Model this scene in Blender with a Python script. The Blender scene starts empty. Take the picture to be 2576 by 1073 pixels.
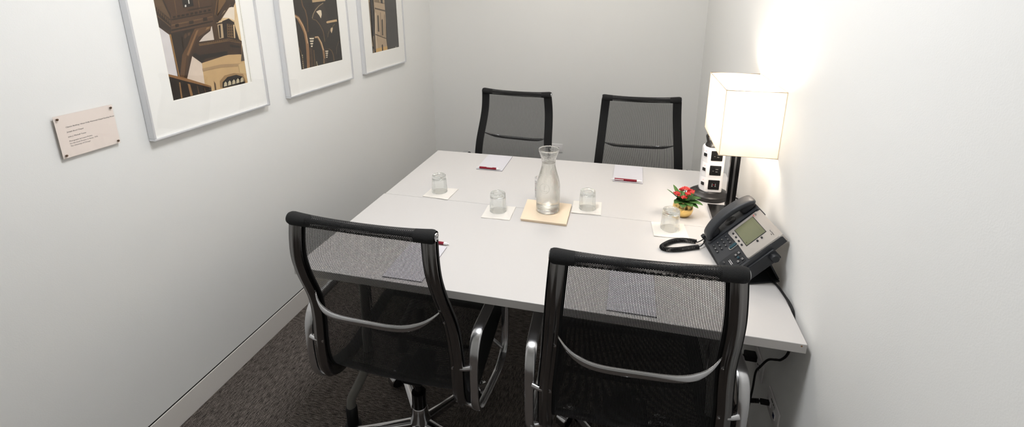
import bpy, bmesh, math, random, json
from mathutils import Vector, Matrix
random.seed(4)
R = math.radians
col = bpy.context.scene.collection

# ------------------------------------------------------------------ materials
def lin(c):
    return tuple(((v/255)/12.92 if v/255 <= .04045 else ((v/255+.055)/1.055)**2.4) for v in c)
def mat(name, rgb, rough=.5, metal=0.0, spec=.5, bump=0, bscale=200, vary=0, vscale=5, trans=0, ior=1.45, aniso=0, coat=0, emit=0, detail=3):
    m = bpy.data.materials.new(name); m.use_nodes = True
    nt = m.node_tree; b = nt.nodes['Principled BSDF']
    c = lin(rgb)
    b.inputs['Base Color'].default_value = (*c, 1)
    b.inputs['Roughness'].default_value = rough
    b.inputs['Metallic'].default_value = metal
    b.inputs['Specular IOR Level'].default_value = spec
    b.inputs['IOR'].default_value = ior
    b.inputs['Transmission Weight'].default_value = trans
    b.inputs['Anisotropic'].default_value = aniso
    b.inputs['Coat Weight'].default_value = coat
    if emit:
        b.inputs['Emission Color'].default_value = (*c, 1); b.inputs['Emission Strength'].default_value = emit
    if bump or vary:
        tc = nt.nodes.new('ShaderNodeTexCoord')
    if bump:
        n = nt.nodes.new('ShaderNodeTexNoise'); n.inputs['Scale'].default_value = bscale; n.inputs['Detail'].default_value = detail
        bp = nt.nodes.new('ShaderNodeBump'); bp.inputs['Strength'].default_value = bump; bp.inputs['Distance'].default_value = .002
        nt.links.new(tc.outputs['Object'], n.inputs['Vector']); nt.links.new(n.outputs['Fac'], bp.inputs['Height']); nt.links.new(bp.outputs['Normal'], b.inputs['Normal'])
    if vary:
        n = nt.nodes.new('ShaderNodeTexNoise'); n.inputs['Scale'].default_value = vscale; n.inputs['Detail'].default_value = 4
        rp = nt.nodes.new('ShaderNodeMapRange'); rp.inputs['To Min'].default_value = 1-vary; rp.inputs['To Max'].default_value = 1+vary
        mx = nt.nodes.new('ShaderNodeVectorMath'); mx.operation = 'SCALE'; mx.inputs[0].default_value = c
        nt.links.new(tc.outputs['Object'], n.inputs['Vector']); nt.links.new(n.outputs['Fac'], rp.inputs['Value'])
        nt.links.new(rp.outputs['Result'], mx.inputs['Scale']); nt.links.new(mx.outputs['Vector'], b.inputs['Base Color'])
    return m

def mat_carpet():
    m = bpy.data.materials.new('carpet'); m.use_nodes = True; nt = m.node_tree; b = nt.nodes['Principled BSDF']
    b.inputs['Roughness'].default_value = .95; b.inputs['Specular IOR Level'].default_value = .1
    tc = nt.nodes.new('ShaderNodeTexCoord')
    mp = nt.nodes.new('ShaderNodeMapping'); mp.inputs['Scale'].default_value = (260, 34, 1)
    n1 = nt.nodes.new('ShaderNodeTexNoise'); n1.inputs['Scale'].default_value = 1; n1.inputs['Detail'].default_value = 3; n1.inputs['Roughness'].default_value = .7
    n2 = nt.nodes.new('ShaderNodeTexNoise'); n2.inputs['Scale'].default_value = 420; n2.inputs['Detail'].default_value = 2
    sep = nt.nodes.new('ShaderNodeSeparateXYZ')
    # carpet tiles turned a quarter turn one against the other
    def modulo(src, off):
        a = nt.nodes.new('ShaderNodeMath'); a.operation = 'ADD'; a.inputs[1].default_value = off
        d = nt.nodes.new('ShaderNodeMath'); d.operation = 'DIVIDE'; d.inputs[1].default_value = .61
        f = nt.nodes.new('ShaderNodeMath'); f.operation = 'FLOOR'
        nt.links.new(src, a.inputs[0]); nt.links.new(a.outputs[0], d.inputs[0]); nt.links.new(d.outputs[0], f.inputs[0]); return f
    nt.links.new(tc.outputs['Object'], sep.inputs[0])
    fx = modulo(sep.outputs['X'], 1.81); fy = modulo(sep.outputs['Y'], 5.0)
    ad = nt.nodes.new('ShaderNodeMath'); ad.operation = 'ADD'; nt.links.new(fx.outputs[0], ad.inputs[0]); nt.links.new(fy.outputs[0], ad.inputs[1])
    pk = nt.nodes.new('ShaderNodeMath'); pk.operation = 'MODULO'; pk.inputs[1].default_value = 2; nt.links.new(ad.outputs[0], pk.inputs[0])
    pa = nt.nodes.new('ShaderNodeMath'); pa.operation = 'ABSOLUTE'; nt.links.new(pk.outputs[0], pa.inputs[0])
    mp2 = nt.nodes.new('ShaderNodeMapping'); mp2.inputs['Scale'].default_value = (34, 260, 1)
    mv = nt.nodes.new('ShaderNodeMix'); mv.data_type = 'VECTOR'
    nt.links.new(tc.outputs['Object'], mp.inputs['Vector']); nt.links.new(tc.outputs['Object'], mp2.inputs['Vector'])
    nt.links.new(pa.outputs[0], mv.inputs['Factor']); nt.links.new(mp.outputs['Vector'], mv.inputs[4]); nt.links.new(mp2.outputs['Vector'], mv.inputs[5])
    nt.links.new(mv.outputs[1], n1.inputs['Vector']); nt.links.new(tc.outputs['Object'], n2.inputs['Vector'])
    mx = nt.nodes.new('ShaderNodeMath'); mx.operation = 'MULTIPLY'; nt.links.new(n1.outputs['Fac'], mx.inputs[0]); nt.links.new(n2.outputs['Fac'], mx.inputs[1])
    cr = nt.nodes.new('ShaderNodeValToRGB'); e = cr.color_ramp.elements
    e[0].position = .16; e[0].color = (*lin((16, 14, 14)), 1); e[1].position = .42; e[1].color = (*lin((148, 138, 131)), 1)
    nt.links.new(mx.outputs[0], cr.inputs['Fac']); nt.links.new(cr.outputs['Color'], b.inputs['Base Color'])
    bp = nt.nodes.new('ShaderNodeBump'); bp.inputs['Strength'].default_value = .8; bp.inputs['Distance'].default_value = .003
    nt.links.new(mx.outputs[0], bp.inputs['Height']); nt.links.new(bp.outputs['Normal'], b.inputs['Normal'])
    return m

def mat_mesh(name, open_w, px=.0039, py=.0052, lighten=(19, 19, 20)):
    """woven see-through fabric: staggered rows of real holes, laid out in metres on the cloth's UVs"""
    m = bpy.data.materials.new(name); m.use_nodes = True; nt = m.node_tree; N = nt.nodes; L = nt.links
    b = N['Principled BSDF']; b.inputs['Base Color'].default_value = (*lin(lighten), 1); b.inputs['Roughness'].default_value = .6; b.inputs['Specular IOR Level'].default_value = .4
    uv = N.new('ShaderNodeUVMap'); sep = N.new('ShaderNodeSeparateXYZ'); L.new(uv.outputs[0], sep.inputs[0])
    def M(op, a, bb=None):
        n = N.new('ShaderNodeMath'); n.operation = op
        for i, v in enumerate((a, bb)):
            if v is None: continue
            if isinstance(v, (int, float)): n.inputs[i].default_value = v
            else: L.new(v, n.inputs[i])
        return n.outputs[0]
    u = M('DIVIDE', sep.outputs['X'], px); v = M('DIVIDE', sep.outputs['Y'], py)
    par = M('MULTIPLY', M('MODULO', M('ABSOLUTE', M('FLOOR', u)), 2), .5)
    fu = M('ABSOLUTE', M('SUBTRACT', M('FRACT', u), .5)); fv = M('ABSOLUTE', M('SUBTRACT', M('FRACT', M('ADD', v, par)), .5))
    # superellipse hole
    e = M('ADD', M('POWER', M('DIVIDE', fu, open_w[0]), 3), M('POWER', M('DIVIDE', fv, open_w[1]), 3))
    hole = M('LESS_THAN', e, 1.0)
    tr = N.new('ShaderNodeBsdfTransparent'); mx = N.new('ShaderNodeMixShader')
    L.new(hole, mx.inputs[0]); L.new(b.outputs[0], mx.inputs[1]); L.new(tr.outputs[0], mx.inputs[2])
    L.new(mx.outputs[0], N['Material Output'].inputs['Surface'])
    return m

def mat_glass(name, rgb=(255, 255, 255), ior=1.5, rough=0, bump=0, bscale=60, clear=.45):
    m = bpy.data.materials.new(name); m.use_nodes = True; nt = m.node_tree
    nt.nodes.remove(nt.nodes['Principled BSDF'])
    g = nt.nodes.new('ShaderNodeBsdfGlass'); g.inputs['Color'].default_value = (*lin(rgb), 1); g.inputs['IOR'].default_value = ior; g.inputs['Roughness'].default_value = rough
    if bump:
        tc = nt.nodes.new('ShaderNodeTexCoord'); n = nt.nodes.new('ShaderNodeTexNoise'); n.inputs['Scale'].default_value = bscale; n.inputs['Detail'].default_value = 4; n.inputs['Distortion'].default_value = 2.5
        bp = nt.nodes.new('ShaderNodeBump'); bp.inputs['Strength'].default_value = bump; bp.inputs['Distance'].default_value = .002
        nt.links.new(tc.outputs['Object'], n.inputs['Vector']); nt.links.new(n.outputs['Fac'], bp.inputs['Height']); nt.links.new(bp.outputs['Normal'], g.inputs['Normal'])
    t = nt.nodes.new('ShaderNodeBsdfTransparent'); t.inputs['Color'].default_value = (.998, 1, .998, 1); x = nt.nodes.new('ShaderNodeMixShader'); x.inputs[0].default_value = clear
    nt.links.new(g.outputs[0], x.inputs[1]); nt.links.new(t.outputs[0], x.inputs[2]); nt.links.new(x.outputs[0], nt.nodes['Material Output'].inputs['Surface'])
    return m

def mat_pane(name, tint=(252, 253, 252), refl=1.0):
    """a thin flat pane: lets light through, mirrors a little by its angle"""
    m = bpy.data.materials.new(name); m.use_nodes = True; nt = m.node_tree
    nt.nodes.remove(nt.nodes['Principled BSDF'])
    t = nt.nodes.new('ShaderNodeBsdfTransparent'); t.inputs['Color'].default_value = (*lin(tint), 1)
    g = nt.nodes.new('ShaderNodeBsdfGlossy'); g.inputs['Roughness'].default_value = .02
    ge = nt.nodes.new('ShaderNodeNewGeometry'); dt = nt.nodes.new('ShaderNodeVectorMath'); dt.operation = 'DOT_PRODUCT'
    nt.links.new(ge.outputs['Normal'], dt.inputs[0]); nt.links.new(ge.outputs['Incoming'], dt.inputs[1])
    def M_(op, a, v=None):
        n = nt.nodes.new('ShaderNodeMath'); n.operation = op
        for i, q in enumerate((a, v)):
            if isinstance(q, (int, float)): n.inputs[i].default_value = q
            elif q is not None: nt.links.new(q, n.inputs[i])
        return n
    f = M_('ADD', M_('MULTIPLY', M_('POWER', M_('SUBTRACT', 1.0, M_('ABSOLUTE', dt.outputs['Value']).outputs[0]).outputs[0], 5).outputs[0], .9).outputs[0], .04)
    k = nt.nodes.new('ShaderNodeMath'); k.operation = 'MULTIPLY'; k.inputs[1].default_value = refl
    x = nt.nodes.new('ShaderNodeMixShader')
    nt.links.new(f.outputs[0], k.inputs[0]); nt.links.new(k.outputs[0], x.inputs[0]); nt.links.new(t.outputs[0], x.inputs[1]); nt.links.new(g.outputs[0], x.inputs[2])
    nt.links.new(x.outputs[0], nt.nodes['Material Output'].inputs['Surface'])
    return m

def mat_shade():
    m = bpy.data.materials.new('lamp_shade_fabric'); m.use_nodes = True; nt = m.node_tree
    nt.nodes.remove(nt.nodes['Principled BSDF'])
    d = nt.nodes.new('ShaderNodeBsdfDiffuse'); d.inputs['Color'].default_value = (*lin((250, 244, 234)), 1)
    t = nt.nodes.new('ShaderNodeBsdfTranslucent'); t.inputs['Color'].default_value = (*lin((176, 170, 158)), 1)
    x = nt.nodes.new('ShaderNodeMixShader'); x.inputs[0].default_value = .5
    nt.links.new(d.outputs[0], x.inputs[1]); nt.links.new(t.outputs[0], x.inputs[2]); nt.links.new(x.outputs[0], nt.nodes['Material Output'].inputs['Surface'])
    return m

def mat_emit(name, rgb, s):
    m = bpy.data.materials.new(name); m.use_nodes = True; nt = m.node_tree
    nt.nodes.remove(nt.nodes['Principled BSDF']); e = nt.nodes.new('ShaderNodeEmission')
    e.inputs['Color'].default_value = (*lin(rgb), 1); e.inputs['Strength'].default_value = s
    nt.links.new(e.outputs[0], nt.nodes['Material Output'].inputs['Surface']); return m

M = {}
M['wall'] = mat('wall_paint', (236, 236, 234), .8, bump=.08, bscale=330, detail=2)
M['front'] = mat('front_wall_paint', (198, 198, 195), .7)
M['ceil'] = mat('ceiling_paint', (238, 238, 235), .9)
M['base'] = mat('baseboard_paint', (228, 224, 219), .45)
M['carpet'] = mat_carpet()
M['top'] = mat('white_laminate', (205, 202, 200), .38, spec=.4)
M['edge'] = mat('edge_band', (214, 210, 205), .45)
M['tube'] = mat('grey_powder_coat', (128, 127, 122), .4, metal=.35)
M['rubber'] = mat('black_rubber', (14, 14, 15), .55)
M['alu'] = mat('polished_aluminium', (196, 196, 198), .13, metal=1)
M['alu_arm'] = mat('arm_aluminium', (206, 206, 208), .22, metal=1)
M['alu_dark'] = mat('rib_aluminium', (120, 118, 117), .22, metal=1)
M['mesh'] = mat_mesh('woven_mesh', (.255, .43), py=.0046, lighten=(24, 24, 25))
M['mesh_roll'] = mat_mesh('woven_mesh_roll', (.26, .28), px=.0029, py=.0034, lighten=(22, 22, 23))
M['fabric'] = mat('black_weave', (15, 15, 16), .7, bump=.8, bscale=1100, detail=1)
M['black'] = mat('black_plastic', (20, 20, 21), .42)
M['tower_black'] = mat('tower_black', (34, 32, 31), .33)
M['slot'] = mat('slot_metal', (165, 162, 158), .5)
M['blackgloss'] = mat('black_gloss', (12, 11, 11), .2)
M['charcoal'] = mat('charcoal_plastic', (52, 54, 58), .42, bump=.06, bscale=900)
M['charcoal_dk'] = mat('dark_charcoal_plastic', (32, 34, 38), .45)
M['silver'] = mat('silver_plastic', (190, 186, 182), .33, metal=.55)
M['lcd'] = mat('lcd_glass', (106, 109, 86), .18)
M['lcd_dk'] = mat('lcd_ink', (86, 86, 62), .25)
M['teal'] = mat('teal_key', (24, 62, 74), .3)
M['white_pl'] = mat('white_plastic', (240, 238, 238), .35)
M['white_ink'] = mat('white_ink', (225, 225, 225), .5)
M['red_led'] = mat_emit('red_led', (255, 40, 60), 1.5)
M['paper'] = mat('white_paper', (208, 206, 211), .8)
M['paperedge'] = mat('paper_block', (150, 148, 152), .8)
M['napkin'] = mat('napkin_paper', (227, 222, 215), .9, bump=.4, bscale=300)
M['cream'] = mat('cream_cloth', (236, 216, 190), .9, bump=.3, bscale=700)
M['crimson'] = mat('crimson_plastic', (132, 12, 38), .35)
M['crimson_ink'] = mat('crimson_ink', (160, 30, 55), .7)
M['glass'] = mat_glass('clear_glass', (254, 255, 254.5), clear=.2)
M['glass_jar'] = mat_glass('jar_glass', clear=.35)
M['glass_carafe'] = mat_glass('carafe_glass', (255, 255, 254), bump=.28, bscale=34, clear=.12)
M['water'] = mat_glass('water', (255, 255, 254), ior=1.33, clear=.12)
M['pane'] = mat_pane('picture_glass', (255, 255, 255), .7)
M['acrylic'] = mat_pane('acrylic_sheet', (255, 254, 253), .6)
M['frame'] = mat('frame_aluminium', (226, 227, 230), .28, metal=.55)
M['mat_board'] = mat('mat_board', (246, 245, 241), .85)
M['bevel'] = mat('mat_bevel', (250, 248, 240), .8)
M['plaque_paper'] = mat('plaque_paper', (240, 231, 226), .6)
M['ink'] = mat('black_ink', (40, 36, 38), .6)
M['ink_grey'] = mat('grey_ink', (96, 90, 90), .6)
M['screw'] = mat('screw_steel', (120, 100, 86), .3, metal=1)
M['gold'] = mat('gold_leaf', (243, 208, 132), .17, metal=1, bump=.25, bscale=70)
M['soil'] = mat('soil', (40, 30, 22), .95)
M['leaf'] = mat('leaf_green', (66, 104, 48), .4, vary=.3, vscale=60)
M['petal'] = mat('petal_red', (172, 8, 18), .45, vary=.15, vscale=200)
M['pollen'] = mat('pollen', (225, 170, 50), .6)
M['stem'] = mat('stem_green', (96, 128, 50), .5)
M['shade'] = mat_shade()
M['trimfab'] = mat('shade_trim', (226, 206, 178), .8)
M['steel'] = mat('brushed_steel', (170, 168, 168), .25, metal=1)
M['bulb'] = mat_emit('bulb_glow', (255, 242, 228), 112)
M['diffuser'] = mat_emit('ceiling_light_diffuser', (250, 252, 255), 31.5)
M['diffuser_fill'] = mat_emit('added_fill_diffuser', (255, 248, 240), 13.5)
M['blue'] = mat('blue_jack', (24, 30, 80), .4)
M['chip'] = mat('edge_chip', (150, 104, 60), .7)

# ------------------------------------------------------------------ mesh helpers
class MB:
    def __init__(s): s.bm = bmesh.new(); s.mi = 0; s.uv = None
    def _setm(s, faces):
        for f in faces: f.material_index = s.mi
    def box(s, lo, hi, bevel=0, seg=2, mtx=None):
        lo, hi = Vector(lo), Vector(hi); c = (lo+hi)/2; d = hi-lo
        t = Matrix.Translation(c) @ Matrix.Diagonal((*d, 1))
        if mtx is not None: t = mtx @ t
        n0 = set(s.bm.faces)
        r = bmesh.ops.create_cube(s.bm, size=1, matrix=t)
        if bevel:
            ed = {e for v in r['verts'] for e in v.link_edges}
            bmesh.ops.bevel(s.bm, geom=list(ed), offset=bevel, segments=seg, affect='EDGES', profile=.5)
        s._setm([f for f in s.bm.faces if f not in n0]); return s
    def tube(s, pts, r, n=12, caps=True, closed=False, flat=None):
        """round or flattened bar along points; r a number or one per point; flat=(axis vector, half widths)"""
        pts = [Vector(p) for p in pts]; k = len(pts); rr = r if isinstance(r, (list, tuple)) else [r]*k
        rings = []; prev = None
        for i, p in enumerate(pts):
            if closed: t = (pts[(i+1) % k]-pts[i-1]).normalized()
            else: t = (pts[min(i+1, k-1)]-pts[max(i-1, 0)]).normalized()
            if prev is None:
                a = Vector((0, 0, 1)) if abs(t.z) < .9 else Vector((1, 0, 0))
                u = t.cross(a).normalized()
            else:
                u = (prev - t*prev.dot(t)).normalized()
            prev = u; w = t.cross(u)
            rings.append([s.bm.verts.new(p + (u*math.cos(2*math.pi*j/n)+w*math.sin(2*math.pi*j/n))*rr[i]) for j in range(n)])
        s._bridge(rings, closed, caps); return s
    def _bridge(s, rings, closed=False, caps=True):
        n = len(rings[0]); fs = []
        for i in range(len(rings)-(0 if closed else 1)):
            a, b = rings[i], rings[(i+1) % len(rings)]
            for j in range(n): fs.append(s.bm.faces.new((a[j], a[(j+1) % n], b[(j+1) % n], b[j])))
        if caps and not closed:
            fs.append(s.bm.faces.new(rings[0][::-1])); fs.append(s.bm.faces.new(rings[-1]))
        s._setm(fs)
    def sweep(s, frames, section, closed=False, caps=True):
        """frames: list of (origin, axis_a, axis_b[, scale_a]); section: list of (a, b)"""
        rings = []
        for f in frames:
            o, a, b = Vector(f[0]), Vector(f[1]), Vector(f[2])
            e = f[3] if len(f) > 3 else 0
            rings.append([s.bm.verts.new(o + a*p[0] + b*(p[1]+(e if p[1] > .0045 else 0))) for p in section])
        s._bridge(rings, closed, caps); return s
    def lathe(s, prof, n=40, mtx=None, closed=False, ends=True):
        mt = mtx or Matrix.Identity(4); rings = []; fs = []
        for r, z in prof:
            if r < 1e-6: rings.append([s.bm.verts.new(mt @ Vector((0, 0, z)))])
            else: rings.append([s.bm.verts.new(mt @ Vector((r*math.cos(2*math.pi*j/n), r*math.sin(2*math.pi*j/n), z))) for j in range(n)])
        k = len(rings)
        for i in range(k if closed else k-1):
            a, b = rings[i], rings[(i+1) % k]
            for j in range(n):
                j2 = (j+1) % n
                if len(a) == 1 and len(b) == 1: break
                if len(a) == 1: fs.append(s.bm.faces.new((a[0], b[j2], b[j])))
                elif len(b) == 1: fs.append(s.bm.faces.new((a[j], a[j2], b[0])))
                else: fs.append(s.bm.faces.new((a[j], a[j2], b[j2], b[j])))
        if ends and not closed:
            if len(rings[0]) > 1: fs.append(s.bm.faces.new(rings[0][::-1]))
            if len(rings[-1]) > 1: fs.append(s.bm.faces.new(rings[-1]))
        s._setm(fs); return s
    def prism(s, poly, z0, z1, mtx=None, bevel=0):
        mt = mtx or Matrix.Identity(4)
        a = [s.bm.verts.new(mt @ Vector((p[0], p[1], z0))) for p in poly]; b = [s.bm.verts.new(mt @ Vector((p[0], p[1], z1))) for p in poly]
        fs = [s.bm.faces.new(a[::-1]), s.bm.faces.new(b)]; n = len(poly)
        for j in range(n): fs.append(s.bm.faces.new((a[j], a[(j+1) % n], b[(j+1) % n], b[j])))
        s._setm(fs)
        if bevel:
            n0 = set(s.bm.faces)-set(fs)
            ed = list({e for e in fs[1].edges})
            bmesh.ops.bevel(s.bm, geom=ed, offset=bevel, segments=2, affect='EDGES')
            s._setm([f for f in s.bm.faces if f not in n0])
        return s
    def grid(s, fn, nu, nv, uvfn=None):
        V = [[s.bm.verts.new(fn(i/(nu-1), j/(nv-1))) for j in range(nv)] for i in range(nu)]
        lay = s.bm.loops.layers.uv.verify() if uvfn else None; fs = []
        for i in range(nu-1):
            for j in range(nv-1):
                f = s.bm.faces.new((V[i][j], V[i+1][j], V[i+1][j+1], V[i][j+1])); fs.append(f)
                if uvfn:
                    for lp, (a, b) in zip(f.loops, ((i, j), (i+1, j), (i+1, j+1), (i, j+1))): lp[lay].uv = uvfn(a/(nu-1), b/(nv-1))
        s._setm(fs); return s
    def build(s, name, mats, parent=None, smooth=True, loc=None, angle=40):
        bmesh.ops.recalc_face_normals(s.bm, faces=list(s.bm.faces))
        me = bpy.data.meshes.new(name); s.bm.to_mesh(me); s.bm.free()
        for m in (mats if isinstance(mats, (list, tuple)) else [mats]): me.materials.append(M[m] if isinstance(m, str) else m)
        if smooth:
            me.polygons.foreach_set('use_smooth', [True]*len(me.polygons)); me.set_sharp_from_angle(angle=R(angle))
        o = bpy.data.objects.new(name, me); col.objects.link(o)
        if parent: o.parent = parent
        if loc: o.location = loc
        return o

def round_poly(pts, r, n=6, closed=True):
    """round the corners of a 2-D or 3-D polyline"""
    out = []; k = len(pts); P = [Vector(p) for p in pts]
    for i in range(k):
        if not closed and i in (0, k-1): out.append(P[i]); continue
        a, b, c = P[i-1], P[i], P[(i+1) % k]; rr = r[i] if isinstance(r, (list, tuple)) else r
        d1 = (a-b); d2 = (c-b); m = min(rr, d1.length*.49, d2.length*.49)
        p1 = b+d1.normalized()*m; p2 = b+d2.normalized()*m
        for j in range(n+1):
            t = j/n; out.append((1-t)**2*p1 + 2*t*(1-t)*b + t*t*p2)
    return out
def spline(pts, n=8, closed=False):
    P = [Vector(p) for p in pts]; k = len(P); out = []
    for i in range(k if closed else k-1):
        p0, p1, p2, p3 = (P[(i-1) % k], P[i], P[(i+1) % k], P[(i+2) % k]) if closed else (P[max(i-1, 0)], P[i], P[i+1], P[min(i+2, k-1)])
        for j in range(n):
            t = j/n; out.append(.5*((2*p1)+(p2-p0)*t+(2*p0-5*p1+4*p2-p3)*t*t+(3*p1-p0-3*p2+p3)*t**3))
    if not closed: out.append(P[-1])
    return out
def tag(o, label=None, cat=None, group=None, kind=None):
    if label: o['label'] = label
    if cat: o['category'] = cat
    if group: o['group'] = group
    if kind: o['kind'] = kind
    return o
def thing(name, label, cat, loc=(0, 0, 0), rz=0, group=None):
    o = bpy.data.objects.new(name, None); col.objects.link(o); o.empty_display_size = .05
    o.location = loc; o.rotation_euler = (0, 0, rz); return tag(o, label, cat, group)
def copy_tree(o, parent=None):
    c = o.copy(); col.objects.link(c); c.parent = parent
    for ch in [x for x in bpy.data.objects if x.parent == o]: copy_tree(ch, c)
    return c
def text_bm(body, size, align='LEFT', offset=0, extrude=.0001, font_shear=0):
    cu = bpy.data.curves.new('t', 'FONT'); cu.body = body; cu.size = size; cu.align_x = align; cu.extrude = extrude; cu.offset = offset; cu.shear = font_shear; cu.resolution_u = 2
    ob = bpy.data.objects.new('t', cu); col.objects.link(ob)
    dg = bpy.context.evaluated_depsgraph_get(); me = bpy.data.meshes.new_from_object(ob.evaluated_get(dg))
    bpy.data.objects.remove(ob); return me
def add_text(mb, body, size, mtx, **k):
    me = text_bm(body, size, **k); n0 = set(mb.bm.faces); v0 = set(mb.bm.verts)
    mb.bm.from_mesh(me); bmesh.ops.transform(mb.bm, matrix=mtx, verts=[v for v in mb.bm.verts if v not in v0])
    mb._setm([f for f in mb.bm.faces if f not in n0]); return mb

# ------------------------------------------------------------------ the room
XL, XR, YB, YF, ZC = -1.589, .490, 3.66, -1.35, 2.55
TT = .730                                      # table top height
def struct(name, lo, hi, m, bevel=0, label=None):
    o = MB().box(lo, hi, bevel).build(name, m, smooth=False); o['kind'] = 'structure'
    if label: o['label'] = label
    return o
floor = struct('floor', (XL-.15, YF-.15, -.1), (XR+.15, YB+.15, 0), 'carpet', label='dark grey-brown carpet tiles with fine streaks')
struct('ceiling', (XL-.15, YF-.15, ZC), (XR+.15, YB+.15, ZC+.1), 'ceil', label='white ceiling above the meeting room')
struct('wall_left', (XL-.15, YF-.15, .1075), (XL, YB+.15, ZC), 'wall', label='white left wall with pictures')
struct('wall_back', (XL, YB, .0), (XR, YB+.15, ZC), 'wall', label='plain white wall behind the far chairs')
struct('wall_right', (XR, YF-.15, 0), (XR+.15, YB+.15, ZC), 'wall', label='white right wall beside the lamp')
struct('wall_front', (XL, YF-.15, 0), (XR, YF, ZC), 'front', label='white wall behind the viewpoint')
# left baseboard set in a shadow gap
b = MB(); b.box((XL-.001, YF, 0), (XL+.004, YB, .1015), .0008)
o = b.build('baseboard_left', 'base', smooth=False); o['kind'] = 'structure'; o['label'] = 'pale grey baseboard along the left wall'
b = MB(); b.box((XL-.15, YF-.15, 0), (XL-.0045, YB+.15, .1074))  # black backing: the gap's shade is put into its colour
o = b.build('gap_shade_1', 'black', smooth=False); o['kind'] = 'structure'; o['label'] = 'black backing that colours in the shade of the gap above the left baseboard'
struct('baseboard_back', (XL+.003, YB-.003, 0), (XR-.003, YB, .1015), 'base', label='pale grey baseboard along the back wall')
struct('baseboard_right', (XR-.003, YF, 0), (XR, YB, .1015), 'base', label='pale grey baseboard along the right wall')

# ------------------------------------------------------------------ ceiling lamp (above the frame) and an added fill dome
LX, LY = -.48, 1.12
def dome(x, y, m, label):
    cl = thing('ceiling_light', label, 'ceiling light', (x, y, ZC), 0, 'dome lights on the ceiling')
    MB().lathe([(0, -.0), (.275, -.0), (.28, -.006), (.28, -.034), (.272, -.036), (.262, -.030), (0, -.028)], 56).build('rim', 'white_pl', cl)
    MB().lathe([(.258*math.cos(a), -.033-.095*math.sin(a)) for a in [math.pi/2*i/14 for i in range(15)]][:-1]+[(0, -.128)], 48, ends=False).build('diffuser', m, cl)
dome(LX, LY, 'diffuser', 'round frosted dome light on the ceiling above the near table')
dome(-.45, 2.55, 'diffuser_fill', 'dimmer dome added on the ceiling above the far chairs to brighten the far end')  # fill dome added to lift the far table and back wall

# ------------------------------------------------------------------ tables
def make_table(x0, x1, y0, y1, label, group):
    cx, cy = (x0+x1)/2, (y0+y1)/2; w, d = (x1-x0)/2, (y1-y0)/2
    t = thing('meeting_table', label, 'table', (cx, cy, 0), 0, group)
    MB().box((-w, -d, TT-.0275), (w, d, TT), .0015, 2).build('tabletop', 'top', t, smooth=False)
    b = MB()
    for s in (-1, 1): b.box((s*(w-.20)-.03, -d+.09, TT-.055), (s*(w-.20)+.03, d-.09, TT-.0285), .004)
    b.box((-w+.20, -.02, TT-.06), (w-.20, .02, TT-.0285), .004)
    b.build('under_frame', 'tube', t)
    for sx in (-1, 1):
        for sy in (-1, 1):
            yy = sy*(d-.092)
            p = spline([(sx*(w-.19), yy, TT-.03), (sx*(w-.19), yy, .60), (sx*(w-.186), yy, .45), (sx*(w-.174), yy, .312), (sx*(w-.132), yy, .21), (sx*(w-.096), yy, .140), (sx*(w-.088), yy, .105), (sx*(w-.087), yy, .07)], 6)
            leg = MB().tube(p, .0165, 16).build('leg', 'tube', t)
            MB().lathe([(.020, .0), (.030, .002), (.030, .008), (.021, .014), (.021, .088), (.018, .092), (0, .092)], 20, Matrix.Translation((sx*(w-.087), yy, 0))).build('foot', 'rubber', leg)
    return t
t1 = make_table(-1.031, .4775, 1.172, 1.7755, 'near white laminate table with two chairs tucked in from the front', 'white tables pushed together')
t2 = make_table(-1.0265, .4795, 1.777, 2.388, 'far white laminate table in front of the back wall', 'white tables pushed together')
b = MB(); b.lathe([(0, 0), (.0022, 0), (.0022, .0004), (0, .0004)], 10, Matrix.Translation((.7545-.013, -.3016, .7235)) @ Matrix.Rotation(R(90), 4, 'X')); o = b.build('edge_chip', 'chip', t1); o['label'] = 'small brown chip in the edge'

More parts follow.
